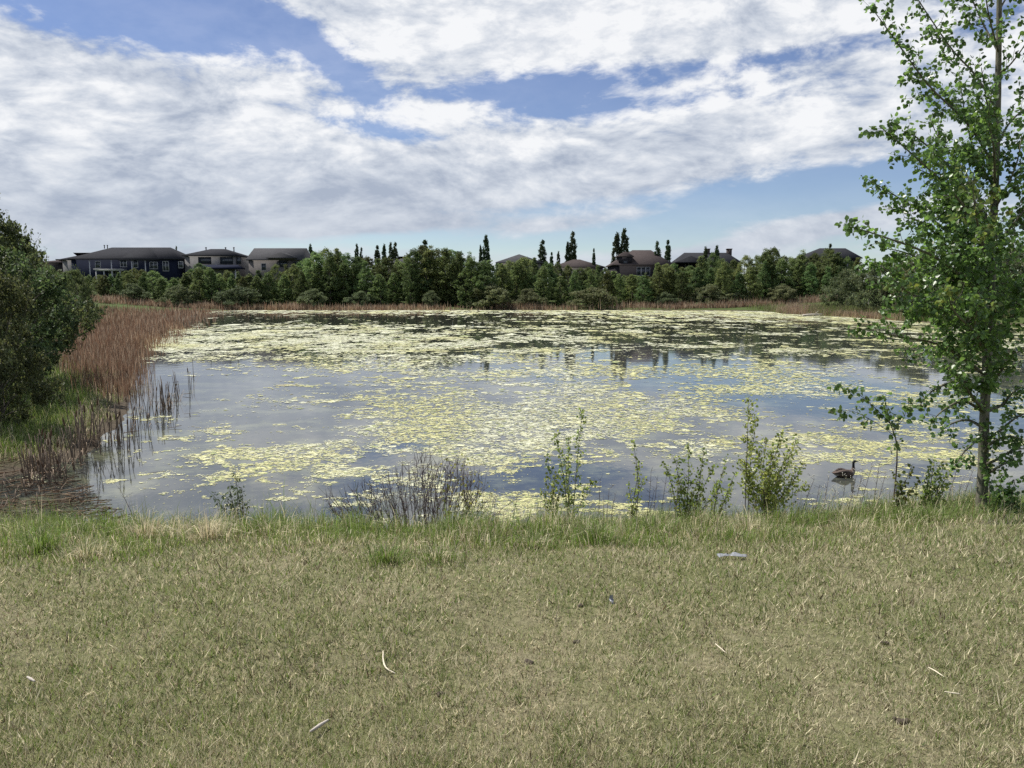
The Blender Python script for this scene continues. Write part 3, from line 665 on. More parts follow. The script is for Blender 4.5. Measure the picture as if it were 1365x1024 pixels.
# ------------------------------------------------------------------ blades: grass and reeds
def blades(x, y, z, h, w, lean, col, bend=.5, rng=RNG, segs=2, az=None):
    """tapered bent blades as triangles; col (n,3)"""
    n = len(x); a = rng.uniform(0, 2 * pi, n) if az is None else az
    fa = rng.uniform(0, pi, n); wx_, wy_ = np.cos(fa) * w * .5, np.sin(fa) * w * .5
    L = h * lean; ux, uy = np.cos(a) * L, np.sin(a) * L
    if segs == 1:
        v = np.stack([np.stack([x - wx_, y - wy_, z], -1), np.stack([x + wx_, y + wy_, z], -1), np.stack([x + ux, y + uy, z + h * np.sqrt(np.clip(1 - lean ** 2, .05, 1))], -1)], 1)
        f = np.arange(3 * n).reshape(n, 3); k = 3
    else:
        hm = h * (.55 + .05 * lean); hv = h * np.sqrt(np.clip(1 - (lean * .9) ** 2, .05, 1)) * (1 - bend * .35 * lean)
        mx_, my_ = x + ux * .32, y + uy * .32
        v = np.stack([np.stack([x - wx_, y - wy_, z], -1), np.stack([x + wx_, y + wy_, z], -1),
                      np.stack([mx_ - wx_ * .75, my_ - wy_ * .75, z + hm], -1), np.stack([mx_ + wx_ * .75, my_ + wy_ * .75, z + hm], -1),
                      np.stack([x + ux, y + uy, z + hv], -1)], 1)
        b = (np.arange(n) * 5)[:, None, None]; f = (b + np.array([[0, 1, 3], [0, 3, 2], [2, 3, 4]])[None]).reshape(-1, 3); k = 5
    return v.reshape(-1, 3), f, np.repeat(col, k, 0)
STRAW = np.array([.57, .52, .355]); STRAW2 = np.array([.35, .315, .21]); OLIVE = np.array([.205, .232, .100]); GREEN = np.array([.120, .185, .045]); BROWN = np.array([.15, .11, .068])
def pick(g, n, pal, wts, var=.25):
    """wts (n,len(pal))"""
    wts = wts / wts.sum(1)[:, None]; c = np.cumsum(wts, 1); i = (g.uniform(size=n)[:, None] > c).sum(1).clip(0, len(pal) - 1)
    return np.array(pal)[i] * g.uniform(1 - var, 1 + var, n)[:, None]

def lawn(n):
    g = np.random.default_rng(8)
    t = g.uniform(size=n); y = 1 / (1 / 1.7 + t * (1 / 7.4 - 1 / 1.7)); x = g.uniform(-1, 1, n) * (y * .70 + .9)
    dry = fbm(x * .9, y * .9, 4, 91); det = fbm(x * 4.5, y * 4.5, 3, 92)
    keep = g.uniform(size=n) < np.clip(1.5 - 1.7 * np.clip(det - .45, 0, 1), .3, 1); x, y, dry, det = x[keep], y[keep], dry[keep], det[keep]; n = len(x)
    z = height(x, y); gr = sstep(.78, .42, dry * .65 + det * .35)
    wts = np.stack([.92 - .34 * gr, .60 - .2 * gr, .26 + .46 * gr, .10 + .38 * gr, .22 + 0 * gr], -1)
    c = pick(g, n, [STRAW, STRAW2, OLIVE, GREEN, BROWN * .7], wts, .4)
    h = g.gamma(5, .0052, n) * (.75 + .6 * gr) * np.clip(1 + (y - 4.6) * .22, 1, 1.7)
    return blades(x, y, z - .004, h, g.gamma(4, .00085, n).clip(.0015, .008) * np.clip(y / 2.8, .9, 2.0), np.clip(g.normal(.62, .24, n), .05, .97), c, rng=g, segs=1)
v, f, c = lawn(570000); tag(link('lawn_grass', mesh_np('lawn_grass', v, f, c), M['grass']), 'short dry mown grass across the foreground', 'grass', kind='stuff')

def bank(n):
    g = np.random.default_rng(9)
    x = g.uniform(-9.5, 9.5, n); y = g.uniform(4.6, 10.0, n)
    s = sdist(x, y) + (fbm(x * .8, y * .8, 3, 95) - .5) * 2.0
    cl = fbm(x * 2.2, y * 2.2, 3, 96)
    edge = np.where(x < -2.5, 4.6, 4.2)
    p = sstep(edge + .4, edge - 1.3, s) * sstep(.05, .5, s) * np.clip((cl - .30) * 3.2, .05, 1)
    k = g.uniform(size=n) < p; x, y, s, cl, edge = x[k], y[k], s[k], cl[k], edge[k]; n = len(x); z = height(x, y)
    gr = sstep(.40, .60, fbm(x * 1.1, y * 1.4, 3, 97)) * .8 + .2 * sstep(3.3, 1.5, s)
    gr = np.clip(gr + .2 * sstep(-4.5, -6.5, x), 0, 1)
    wts = np.stack([.30 - .24 * gr, .30 - .2 * gr, .40 + .3 * gr, .45 + 1.0 * gr, .06 + 0 * gr], -1)
    c = pick(g, n, [STRAW * 1.15, STRAW2, OLIVE, GREEN * 1.1, BROWN], wts, .3)
    h = (g.gamma(6, .018, n) + .025) * (.3 + 1.4 * cl) * (.9 + .75 * sstep(3.4, 2.0, s)) * (.65 + .7 * fbm(x * .7, y * .7, 2, 99)) * sstep(edge + .2, edge - 2.0, s) ** .6
    az = np.where(g.uniform(size=n) < .35, g.normal(-1.2, .9, n), g.uniform(0, 6.28, n))
    return blades(x, y, z - .01, h, g.uniform(.0035, .0075, n), np.clip(g.normal(.48, .24, n), .05, .95), c, .8, g, 2, az)
v, f, c = bank(290000); tag(link('bank_grass', mesh_np('bank_grass', v, f, c), M['grass']), 'longer green and straw grass along the near bank', 'grass', kind='stuff')

def meadow(n):
    g = np.random.default_rng(10)
    t = g.uniform(size=n); y = 1 / (1 / 10.2 + t * (1 / 46 - 1 / 10.2)); x = -6.2 - g.uniform(0, 1, n) * (y * .55 + 4)
    s = sdist(x, y); k = (s > -.1 + .5 * fbm(x, y, 2, 3)) & (x > -.85 * y - 3) & (g.uniform(size=n) < np.clip(sstep(12.2, 13.8, y + .8 * (fbm(x * 1.5, y * 1.5, 2, 4) - .5)) + .12, 0, 1)); x, y, s = x[k], y[k], s[k]; n = len(x); z = height(x, y)
    cl = fbm(x * .9, y * .9, 3, 44); wet = np.maximum(sstep(1.0, .2, s), sstep(13.6, 12.6, y))
    wts = np.stack([.06 + .5 * wet, .10 + .45 * wet, .35 + 0 * wet, .9 - .3 * wet, .05 + .35 * wet], -1)
    c = pick(g, n, [STRAW, STRAW2, OLIVE, GREEN, BROWN], wts, .3)
    return blades(x, y, z - .01, (g.gamma(7, .030, n) + .03) * (.6 + .8 * cl) * (1 - .35 * wet), g.uniform(.005, .010, n) * np.clip(y / 14, 1, 2.6), np.clip(g.normal(.42, .2, n), .05, .9), c, .7, g, 2)
v, f, c = meadow(120000); tag(link('left_bank_grass', mesh_np('left_bank_grass', v, f, c), M['grass']), 'lush green grass below the bushes on the left bank', 'grass', kind='stuff')

RD = [np.array([.170, .112, .072]), np.array([.24, .175, .118]), np.array([.12, .080, .054]), np.array([.33, .27, .195]), np.array([.075, .058, .044])]
def reeds(n, sampler, hgt, dens, seed, wts, wmin=.009):
    g = np.random.default_rng(seed); x, y = sampler(g, n); k = g.uniform(size=n) < dens(x, y); x, y = x[k], y[k]; n = len(x)
    z = np.maximum(height(x, y), -.25); c = pick(g, n, RD, np.tile(np.array(wts, float), (n, 1)), .25)
    h = hgt(x, y, g, n); w = g.uniform(.7, 1.5, n) * np.maximum(wmin, .00062 * y)
    ln = np.clip(np.abs(g.normal(.10, .13, n)), 0, .8)
    v, f, cc = blades(x, y, np.minimum(z, 0.02) * 1.0 + np.maximum(z - .02, 0), h, w, ln, c, .5, g, 2); return v, f, cc
def left_sampler(g, n):
    t = g.uniform(size=n); y = 1 / (1 / 17 + t * (1 / 133 - 1 / 17)); ed = np.interp(y, [13, 17, 24.5, 38, 60, 92, 120, 135], [-8.9, -9.0, -12.2, -18.8, -27, -38, -46, -49])
    wdt = 1.0 * np.interp(y, [13, 18, 24, 36, 60, 92, 135], [.25, .5, 1.3, 3.0, 8.0, 15, 24]); u = g.uniform(0, 1, n)
    return ed + np.interp(y, [13, 30, 60, 130], [.5, 1.0, 3.0, 4.0]) * g.normal(0, .5, n).clip(-1, 1) - u * wdt, y
v, f, c = reeds(60000, left_sampler, lambda x, y, g, n: (g.gamma(9, .115, n) + .1) * np.interp(y, [13, 20, 40, 130], [.38, .42, .50, .68]) * (.7 + .6 * fbm(x * .6, y * .6, 3, 12)),
                lambda x, y: np.clip((fbm(x * .45, y * .3, 3, 13) - .26) * 3.0, .06, 1) * np.interp(y, [20, 25, 32, 44], [.0, .18, .6, 1]), 21, (1.0, .85, .6, .55, .25))
tag(link('reed_bed', mesh_np('reed_bed', v, f, c), M['reed']), 'broad bed of reddish brown dead reeds along the left shore', 'reeds', kind='stuff')
def far_sampler(g, n):
    px = g.uniform(90, 1130, n); X, Y = W(px, np.full(n, 413.6)); return X + 0 * Y, Y + g.uniform(-1.2, 4.0, n)
v, f, c = reeds(26000, far_sampler, lambda x, y, g, n: (g.gamma(8, .095, n) + .1) * (.5 + 1.0 * fbm(x * .25, y * .25, 3, 15)),
                lambda x, y: np.clip((fbm(x * .12, y * .2, 3, 16) - .30) * 3.2, .08, 1), 22, (.5, 1.0, .2, 1.3, .15))
tag(link('far_shore_reeds', mesh_np('far_shore_reeds', v, f, c), M['reed']), 'tan dry reeds lining the far shore under the trees', 'reeds', kind='stuff')
def spit_sampler(g, n):
    t = g.uniform(0, 1, n); px = 1030 + t * 260; py = np.interp(px, [1030, 1050, 1095, 1150, 1210, 1300], [415.5, 418.5, 421, 424, 429, 431]); X, Y = W(px, py); return X + g.uniform(-.5, 8, n), Y + g.uniform(-.4, 1, n) ** 1 + 18 * g.uniform(0, 1, n) ** 2
def spit(n):
    g = np.random.default_rng(23); x, y = spit_sampler(g, n); k = sdist(x, y) > -.6; x, y = x[k], y[k]; n = len(x); px, _ = proj(x, y, 0 * x)
    br = np.clip(np.exp(-((px - 1058) / 24) ** 2) + np.exp(-((px - 1150) / 45) ** 2) * (sdist(x, y) < 1.0), 0, 1)
    wts = np.stack([br, br * .8, .1 + .9 * (1 - br), .3 * (1 - br)], -1)
    c = pick(g, n, [RD[1], RD[3], np.array([.14, .145, .075]), GREEN], wts, .3)
    return blades(x, y, np.maximum(height(x, y), -.1), g.gamma(8, .075, n) + .15, g.uniform(.7, 1.4, n) * .06, np.clip(np.abs(g.normal(.12, .14, n)), 0, .8), c, .5, g, 2)
v, f, c = spit(30000); tag(link('spit_reeds', mesh_np('spit_reeds', v, f, c), M['reed']), 'olive and tan reeds on the low spit at the right shore', 'reeds', kind='stuff')

# single cattail stalks standing in the water at the bed's edge
M['stalk'] = plain('dead_stalk', (.15, .112, .082), .85, .25, 9); M['cathead'] = plain('seed_head', (.10, .058, .034), .95, .3, 30)
M['reed_leaf'] = plain('dead_reed_leaf', (.29, .215, .15), .8, .25, 9)
def cattail(seed, head):
    g = np.random.default_rng(seed); st = MB(); a = g.uniform(0, 6.28); l = g.uniform(.02, .14); k = 6
    z = np.linspace(-.3, 1, k); pts = np.column_stack([cos(a) * l * np.clip(z, 0, 1) ** 1.6, sin(a) * l * np.clip(z, 0, 1) ** 1.6, z])
    st.tube(pts, np.linspace(.011, .006, k), 5); parts = [('stalk', st.mesh('stalk'), 'stalk')]
    if head:
        hd = MB(); p0 = pts[-2] * .35 + pts[-1] * .65; d = (pts[-1] - pts[-2]); d /= np.linalg.norm(d); q = np.array([p0 + d * t for t in (0, .012, .03, .12, .14, .15, .22)])
        hd.tube(q, [.006, .012, .014, .013, .010, .004, .002], 7); parts.append(('seed_head', hd.mesh('seed_head', True), 'cathead'))
    for _ in range(int(g.integers(1, 4))):
        m = MB(); an = g.uniform(0, 6.28); L = g.uniform(.35, .85); le = g.uniform(.1, .55); br = g.uniform(.45, 1)
        t = np.linspace(0, 1, 6); r = t * L * le; zz = np.where(t < br, t * L, br * L - (t - br) * L * .9)
        c_ = np.column_stack([np.cos(an) * r, np.sin(an) * r, zz + .02]); wv_ = np.array([-sin(an), cos(an), 0]) * .006
        wd_ = (1 - t ** 2 * .9)[:, None]; v = np.concatenate([c_ - wv_ * wd_, c_ + wv_ * wd_]); i = np.arange(5)
        m.add(v, np.stack([i, i + 1, i + 7, i + 6], -1)); parts.append(('leaf_blade', m.mesh('leaf_blade'), 'reed_leaf'))
    for _, me, mt in parts: me.materials.append(M[mt])
    return [(a_, b_) for a_, b_, _ in parts]
CT = [cattail(300 + i, i % 4 == 2) for i in range(12)]
def put_cattail(x, y, h, lab, grp):
    o = empty('cattail', (x, y, max(-.2, hz(x, y))), lab, 'cattail', grp, random.uniform(0, 6.28)); o.scale = (1.0, 1.0, h)
    for nm, me in random.choice(CT): link(nm, me, None, o)
g = np.random.default_rng(77)
for i in range(95):
    px = g.uniform(95, 258); py = np.interp(px, [95, 120, 160, 200, 240, 258], [618, 598, 585, 560, 528, 505]) + g.normal(0, 9)
    X, Y = W(px, py); X, Y = float(X), float(Y)
    put_cattail(X, Y, g.uniform(.45, 1.0), 'thin dead cattail stalk standing in the shallow water off the left reed bed', 'cattail stalks in the shallow water by the left shore')
for i in range(64):
    px = np.clip(g.normal(64, 13), 34, 92); py = 634 + g.normal(0, 8) - (px - 60) * .2
    X, Y = W(px, py); put_cattail(float(X), float(Y), g.uniform(.40, .78), 'brown dead cattail in the dense clump at the near left corner of the pond', 'cattails of the near left clump')
for i in range(34):
    px = g.uniform(-30, 62); py = g.uniform(650, 690); X, Y = W(px, py)
    put_cattail(float(X), float(Y), g.uniform(.15, .5), 'short broken cattail in the muddy litter at the left picture edge', 'broken cattails in the mud at the left edge')
# fallen dead reed litter floating at the near left corner
lt = MB()
for i in range(760):
    px = g.uniform(-40, 190) if i < 720 else g.uniform(60, 260); py = g.uniform(606, 696) if i < 720 else g.normal(590, 22) + (160 - px) * .3
    X, Y = W(px, py)
    if i < 720 and px > 60 + (py - 606) * 1.2: continue
    if px > 130 and i < 720 and (py < 668 or px > 170): continue
    a = g.normal(.05, .9); L = g.uniform(.08, .40); dx_, dy_ = cos(a) * L / 2, sin(a) * L / 2; z = max(.02, hz(float(X), float(Y)) + .02) + g.uniform(0, .04)
    cc = RD[int(g.integers(0, 5))] * g.uniform(.7, 1.2); X, Y = float(X), float(Y)
    lt.tube([(X - dx_, Y - dy_, z), (X, Y, z + g.uniform(0, .02)), (X + dx_, Y + dy_, z + g.uniform(-.01, .03))], g.uniform(.003, .007), 4, True, cc)
tag(lt.build('reed_litter', M['reed']), 'flattened dead reed litter floating at the near left corner', 'reed litter', kind='stuff')

# ------------------------------------------------------------------ left bank bushes (leaf by leaf)
M['leaf_bush'] = leafmat('bush_leaf', (.075, .100, .046), .34, rough=.55, spec=.22, var=.15)
def bush_proto(seed, nc, per):
    prof = [(.02, .40), (.15, .52), (.45, .56), (.72, .44), (.9, .24), (1, .08)]
    cents, v, f, c = crown_clumps(prof, nc, per, .068, .026, seed, OVAL6, .40, .2, (.5, 1.6), .26)
    s = MB(); gg = np.random.default_rng(seed); sp_ = []
    for i in gg.choice(len(cents), 130, False):            # long loose shoots break the outline
        e = cents[i]; d = unit(np.array([e[0], e[1], .25 + .5 * e[2]]) + gg.normal(0, .2, 3)); l = gg.uniform(.06, .20); q_ = e + d * np.linspace(.02, l, 16)[:, None]; s.tube([e, e + d * l], [.0018, .0008], 3, False); sp_.append(q_ + gg.normal(0, .006, (16, 3)))
    v2, f2, c2 = leaves(np.concatenate(sp_), .021 * gg.uniform(.6, 1.3, 130 * 16), OVAL6, .2, (.7, 1.6), rng=gg, yellow=.1); f = np.concatenate([f, f2 + len(v)]); v = np.concatenate([v, v2]); c = np.concatenate([c, c2])
    for i in gg.choice(len(cents), 34, False):
        e = cents[i]; b = np.array([gg.normal(0, .05), gg.normal(0, .05), -.03]); mid = np.array([e[0] * .45, e[1] * .45, e[2] * .55]) + gg.normal(0, .02, 3)
        s.tube([b, (b + mid) / 2 + gg.normal(0, .01, 3), mid, e], [.010, .008, .005, .002], 5)
    a_, b_ = s.mesh('stems'), mesh_np('foliage', v, f, c); a_.materials.append(M['bark_far']); b_.materials.append(M['leaf_bush']); return a_, b_
def unit(v): return v / (np.linalg.norm(v) + 1e-9)
BP = [bush_proto(500 + i, 300, 85) for i in range(3)]
LB = [(-26, 15.6, 356, .74, 'front dark green bush at the left picture edge, lowest on the bank'), (-8, 23.5, 284, .80, 'tallest bush on the left bank, rising behind the front bush'),
      (8, 30, 316, .66, 'bush sloping down on the right side of the tallest left bank bush'), (46, 38, 340, .55, 'smaller round bush nearest the reeds on the left bank'),
      (40, 47, 345, .7, 'farthest bush on the left bank, partly hidden behind the others'), (-60, 19.5, 290, 1.0, 'bush cut by the left picture edge behind the front bush'),
      (100, 62, 362, .7, 'low bush at the far end of the left bank, beside the reed bed')]
for k, (px, Y, top, ws, lab) in enumerate(LB):
    p = P(px, 392, Y); gz = hz(p.x, Y); h = P(px, top, Y).z - gz
    o = empty('bank_bush', (p.x, Y, gz), lab, 'bush', 'bushes on the left bank', random.uniform(0, 6.28)); o.scale = (h * ws * .85, h * ws * .85, h)
    link('stems', BP[k % 3][0], None, o); link('foliage', BP[k % 3][1], None, o)

# ------------------------------------------------------------------ woody plants on the near bank
def curve(pts, n):
    """smooth polyline through control points"""
    p = np.array([tuple(q) for q in pts], float); m = len(p)
    if m == 2: return p[0] + (p[1] - p[0]) * np.linspace(0, 1, n)[:, None]
    pp = np.vstack([2 * p[0] - p[1], p, 2 * p[-1] - p[-2]]); out = []
    for t in np.linspace(0, m - 1 - 1e-6, n):
        i = int(t); u = t - i; a, b, c, d = pp[i:i + 4]
        out.append(.5 * ((2 * b) + (-a + c) * u + (2 * a - 5 * b + 4 * c - d) * u * u + (-a + 3 * b - 3 * c + d) * u ** 3))
    return np.array(out)
def unit(v): return v / (np.linalg.norm(v) + 1e-9)
def leafy_twigs(g, path, r0, spacing, tl, wood, L, leaf_gap=.028, start=.15, up=.35, spread=1.0, sub=True, tip=True):
    """side twigs along `path`; wood: MB; L: list of (base, axis) of leaves"""
    seg = np.linalg.norm(np.diff(path, axis=0), axis=1); tot = seg.sum(); cum = np.concatenate([[0], np.cumsum(seg)])
    s = tot * start
    def leaf_row(tp, frm=.15):
        sg = np.linalg.norm(np.diff(tp, axis=0), axis=1); T_ = sg.sum(); cu = np.concatenate([[0], np.cumsum(sg)]); q = T_ * frm
        while q < T_:
            b = np.array([np.interp(q, cu, tp[:, k]) for k in range(3)]); L.append((b, unit(g.normal(size=3) + np.array([0, 0, -.25])))); q += leaf_gap * g.uniform(.5, 1.6)
        for _ in range(3): L.append((tp[-1], unit(g.normal(size=3))))
    while s < tot:
        b = np.array([np.interp(s, cum, path[:, k]) for k in range(3)]); i = min(len(path) - 2, int(np.searchsorted(cum, s)) - 1 if s > 0 else 0); i = max(i, 0)
        ax_ = unit(path[i + 1] - path[i]); d = unit(unit(np.cross(ax_, g.normal(size=3))) * spread + ax_ * g.uniform(.35, .9) + np.array([0, 0, up]))
        l = tl * g.uniform(.35, 1.1) * (1.05 - .6 * s / tot); e = b + d * l + np.array([0, 0, g.normal(0, .06) * l]); m = (b + e) / 2 + g.normal(0, .05, 3) * l
        tp = curve([b, m, e], 5); wood.tube(tp, np.linspace(max(.0022, r0 * .35), .0010, 5), 4, False); leaf_row(tp)
        if sub and l > .22:
            for q in (.35, .6, .8):
                bb = tp[int(q * 4)]; dd = unit(d + g.normal(0, .7, 3)); tq = curve([bb, bb + dd * l * .22, bb + dd * l * .42], 3); wood.tube(tq, [.0016, .0012, .0008], 3, False); leaf_row(tq, .25)
        s += spacing * g.uniform(.5, 1.5)
    if tip: leaf_row(path[int(len(path) * .7):])
def leaf_mesh(g, L, size, tmpl, tint, droop=.03, yellow=.2, jit=.4):
    b = np.array([q[0] for q in L]); ax_ = np.array([q[1] for q in L]); n = len(b)
    pet = ax_ * (size * g.uniform(.25, .8, n))[:, None]; c = b + pet
    a = ax_ + g.normal(0, jit, (n, 3)) + np.array([0, 0, -.35]); a /= np.linalg.norm(a, axis=1)[:, None]
    r = g.normal(size=(n, 3)); nn = np.cross(a, r); nn /= np.linalg.norm(nn, axis=1)[:, None] + 1e-9
    return leaves(c, size * g.uniform(.65, 1.25, n), tmpl, 0, tint, (a, np.cross(nn, a), nn), g, yellow)

# the foreground poplar: trunk and limbs follow the photograph at its own distance
g = np.random.default_rng(4242); YT = 7.15
def pt(px, py, dy=0.0): return np.array(P(px, py, YT + dy))
base = pt(1309, 660); bz = hz(base[0], YT); root = empty('poplar_tree', (base[0], YT, bz), 'young poplar with pale trunk and fluttering round leaves at the right edge', 'tree')
OFF = np.array([base[0], YT, bz])
tp = curve([(base[0], YT, bz - .15), pt(1310, 640), pt(1312, 560), pt(1318, 440), pt(1323, 330), pt(1328, 200), pt(1331, 80), pt(1333, -60), pt(1337, -220), pt(1339, -360)], 44)
tz = np.linspace(0, 1, 44); tm = MB(); rad = np.interp(tz, [0, .05, .1, .3, .6, 1], [.072, .056, .047, .041, .028, .007]) * (1 + .04 * np.sin(np.arange(44) * 1.7))
tm.tube(tp - OFF, rad, 14); tm.build('trunk', M['bark'], root, True)
def on_trunk(py): i = int(np.argmin(np.abs(np.array([proj(*q)[1] for q in tp]) - py))); return tp[i], rad[i]
BR = [  # start height on the trunk (pixel y), then pixel points with depth offsets, twig length, twig spacing
    (232, [(1290, 165, -.1), (1239, 115, -.25), (1193, 53, -.3), (1160, 8, -.3)], .30, .075), (262, [(1300, 205, .2), (1286, 150, .35), (1278, 95, .4)], .32, .075),
    (150, [(1300, 100, .1), (1269, 66, .2), (1226, 3, .3), (1200, -40, .3)], .30, .085), (330, [(1275, 262, -.3), (1215, 205, -.5), (1172, 168, -.55)], .34, .062),
    (372, [(1258, 305, .3), (1195, 262, .4), (1158, 240, .45)], .32, .068), (405, [(1250, 345, -.4), (1172, 314, -.6), (1124, 300, -.65)], .28, .072),
    (300, [(1290, 235, .4), (1255, 190, .6), (1240, 160, .7)], .34, .07), (440, [(1256, 392, .3), (1195, 368, .5), (1165, 350, .5)], .40, .062),
    (455, [(1262, 408, -.5), (1215, 392, -.8), (1190, 372, -.9)], .36, .066), (490, [(1258, 462, -.2), (1196, 448, -.35), (1135, 436, -.4)], .22, .09),
    (420, [(1340, 360, .5), (1352, 320, .8), (1350, 280, .9)], .36, .075), (380, [(1300, 330, .6), (1280, 285, .9), (1270, 250, 1.0)], .36, .075),
    (520, [(1282, 508, -.3), (1245, 520, -.5), (1222, 545, -.55)], .22, .09), (565, [(1290, 560, .15), (1266, 566, .2), (1250, 580, .2)], .20, .10),
    (190, [(1345, 165, .1), (1372, 140, .1), (1410, 110, .1)], .30, .085), (105, [(1345, 88, -.1), (1366, 60, -.2), (1395, 10, -.2)], .30, .085),
    (330, [(1350, 300, -.2), (1385, 255, -.3), (1425, 215, -.3)], .34, .07), (430, [(1352, 405, -.2), (1392, 370, -.3), (1440, 345, -.3)], .36, .07),
    (500, [(1340, 480, .1), (1375, 460, .2), (1415, 450, .2)], .30, .08), (590, [(1332, 575, -.1), (1356, 556, -.1), (1385, 545, -.1)], .26, .075),
    (620, [(1330, 612, -.15), (1352, 600, -.2), (1378, 598, -.2)], .20, .075), (60, [(1305, 20, .2), (1285, -30, .3), (1270, -90, .3)], .30, .09), (20, [(1350, -20, 0), (1372, -70, 0), (1390, -130, 0)], .30, .10),
    (-60, [(1310, -110, 0), (1285, -170, 0), (1270, -230, 0)], .28, .10), (-150, [(1355, -200, 0), (1370, -260, 0)], .25, .11), (-220, [(1325, -270, 0), (1310, -320, 0)], .22, .11),
    (350, [(1308, 318, -.7), (1300, 280, -1.0), (1296, 240, -1.1)], .32, .085), (470, [(1296, 440, -.6), (1272, 415, -.9), (1262, 385, -1.0)], .34, .08), (210, [(1318, 150, -.5), (1308, 90, -.7)], .28, .09),
    (415, [(1270, 372, .0), (1215, 340, .1), (1175, 330, .1)], .36, .07), (468, [(1270, 432, .2), (1220, 418, .4), (1180, 412, .5)], .32, .07), (395, [(1280, 350, -.2), (1235, 300, -.3), (1205, 290, -.3)], .34, .07),
    (345, [(1290, 290, .1), (1250, 240, .2), (1222, 225, .2)], .34, .07), (505, [(1275, 478, .3), (1235, 470, .5), (1208, 478, .5)], .26, .08), (540, [(1284, 535, -.1), (1256, 548, -.2), (1240, 566, -.2)], .24, .08),
    (445, [(1345, 430, -.3), (1362, 400, -.4), (1375, 380, -.5)], .34, .07), (280, [(1342, 250, -.2), (1356, 215, -.3), (1362, 180, -.3)], .32, .075), (560, [(1335, 540, .1), (1352, 522, .1), (1372, 512, .1)], .26, .08), (635, [(1322, 628, -.2), (1340, 618, -.25), (1356, 616, -.25)], .18, .05),
    (520, [(1330, 500, -.3), (1345, 482, -.5), (1352, 470, -.6)], .30, .07), (575, [(1298, 590, -.1), (1284, 604, -.15), (1272, 622, -.15)], .20, .06), (600, [(1322, 590, -.2), (1345, 582, -.3), (1362, 585, -.3)], .22, .05), (545, [(1290, 520, -.3), (1275, 500, -.5), (1262, 490, -.6)], .28, .07),
    (480, [(1305, 455, -.5), (1300, 425, -.8), (1308, 400, -.9)], .30, .07), (240, [(1325, 200, -.4), (1318, 160, -.6), (1322, 120, -.7)], .28, .075), (60, [(1318, 20, -.3), (1312, -20, -.4)], .26, .08), (310, [(1272, 230, .1), (1228, 188, .1), (1205, 175, .1)], .30, .07)]
L = []
for py, pts, tl, spc in BR:
    b, r_ = on_trunk(py); c_ = curve([b] + [pt(*q) for q in pts], 14); m = MB(); wood = MB()
    m.tube(c_ - OFF, np.linspace(r_ * .38, .0030, 14), 7); br = m.build('branch', M['bark'], root, True)
    leafy_twigs(g, c_ - OFF, .007, spc * ((.68 if py < 300 else .66) if tl > .24 else .65), tl * (1.15 if tl > .24 else 1.1), wood, L, .0165, .12 if tl > .24 else .25); wood.build('twigs', M['twig_grey'], br)['kind'] = 'stuff'
# basal shoots at the foot
for k in range(9):
    b = np.array([g.uniform(-.05, .42), g.uniform(-.15, .2), 0]); b[2] = hz(OFF[0] + b[0], OFF[1] + b[1]) - bz - .02; e = b + np.array([g.uniform(-.05, .12), g.normal(0, .06), g.uniform(.22, .55)])
    c_ = curve([b, (b + e) / 2 + g.normal(0, .02, 3), e], 6); m = MB(); m.tube(c_, np.linspace(.006, .002, 6), 5); m.build('basal_shoot', M['twig'], root)
    ww = MB(); leafy_twigs(g, c_, .004, .045, .10, ww, L, .022, .15, .3, 1.0, False); 
v, f, c = leaf_mesh(g, L, .041, OVATE, (.5, 1.75), yellow=.06); N_POPLAR = len(L); KV = len(OVATE[0])
# the 300 leaves that show largest are leaves of their own; the rest stay one crown
lc = v.reshape(-1, KV, 3).mean(1) + OFF; qx, qy = proj(lc[:, 0], lc[:, 1], lc[:, 2]); near = np.where((qx > 1100) & (qx < 1362) & (qy > 3) & (qy < 660), lc[:, 1], 99.); top300 = np.argsort(near)[:300]; rest = np.setdiff1d(np.arange(N_POPLAR), top300)
vr = v.reshape(-1, KV, 3); cr_ = c.reshape(-1, KV, 3)
fr_ = (np.arange(len(rest)) * KV)[:, None, None] + OVATE[1][None]
tag(link('crown', mesh_np('crown', vr[rest].reshape(-1, 3), fr_.reshape(-1, 3), cr_[rest].reshape(-1, 3)), M['leaf_tree'], root), kind='stuff')
for i_ in top300: link('leaf', mesh_np('leaf', vr[i_], OVATE[1], cr_[i_]), M['leaf_tree'], root)

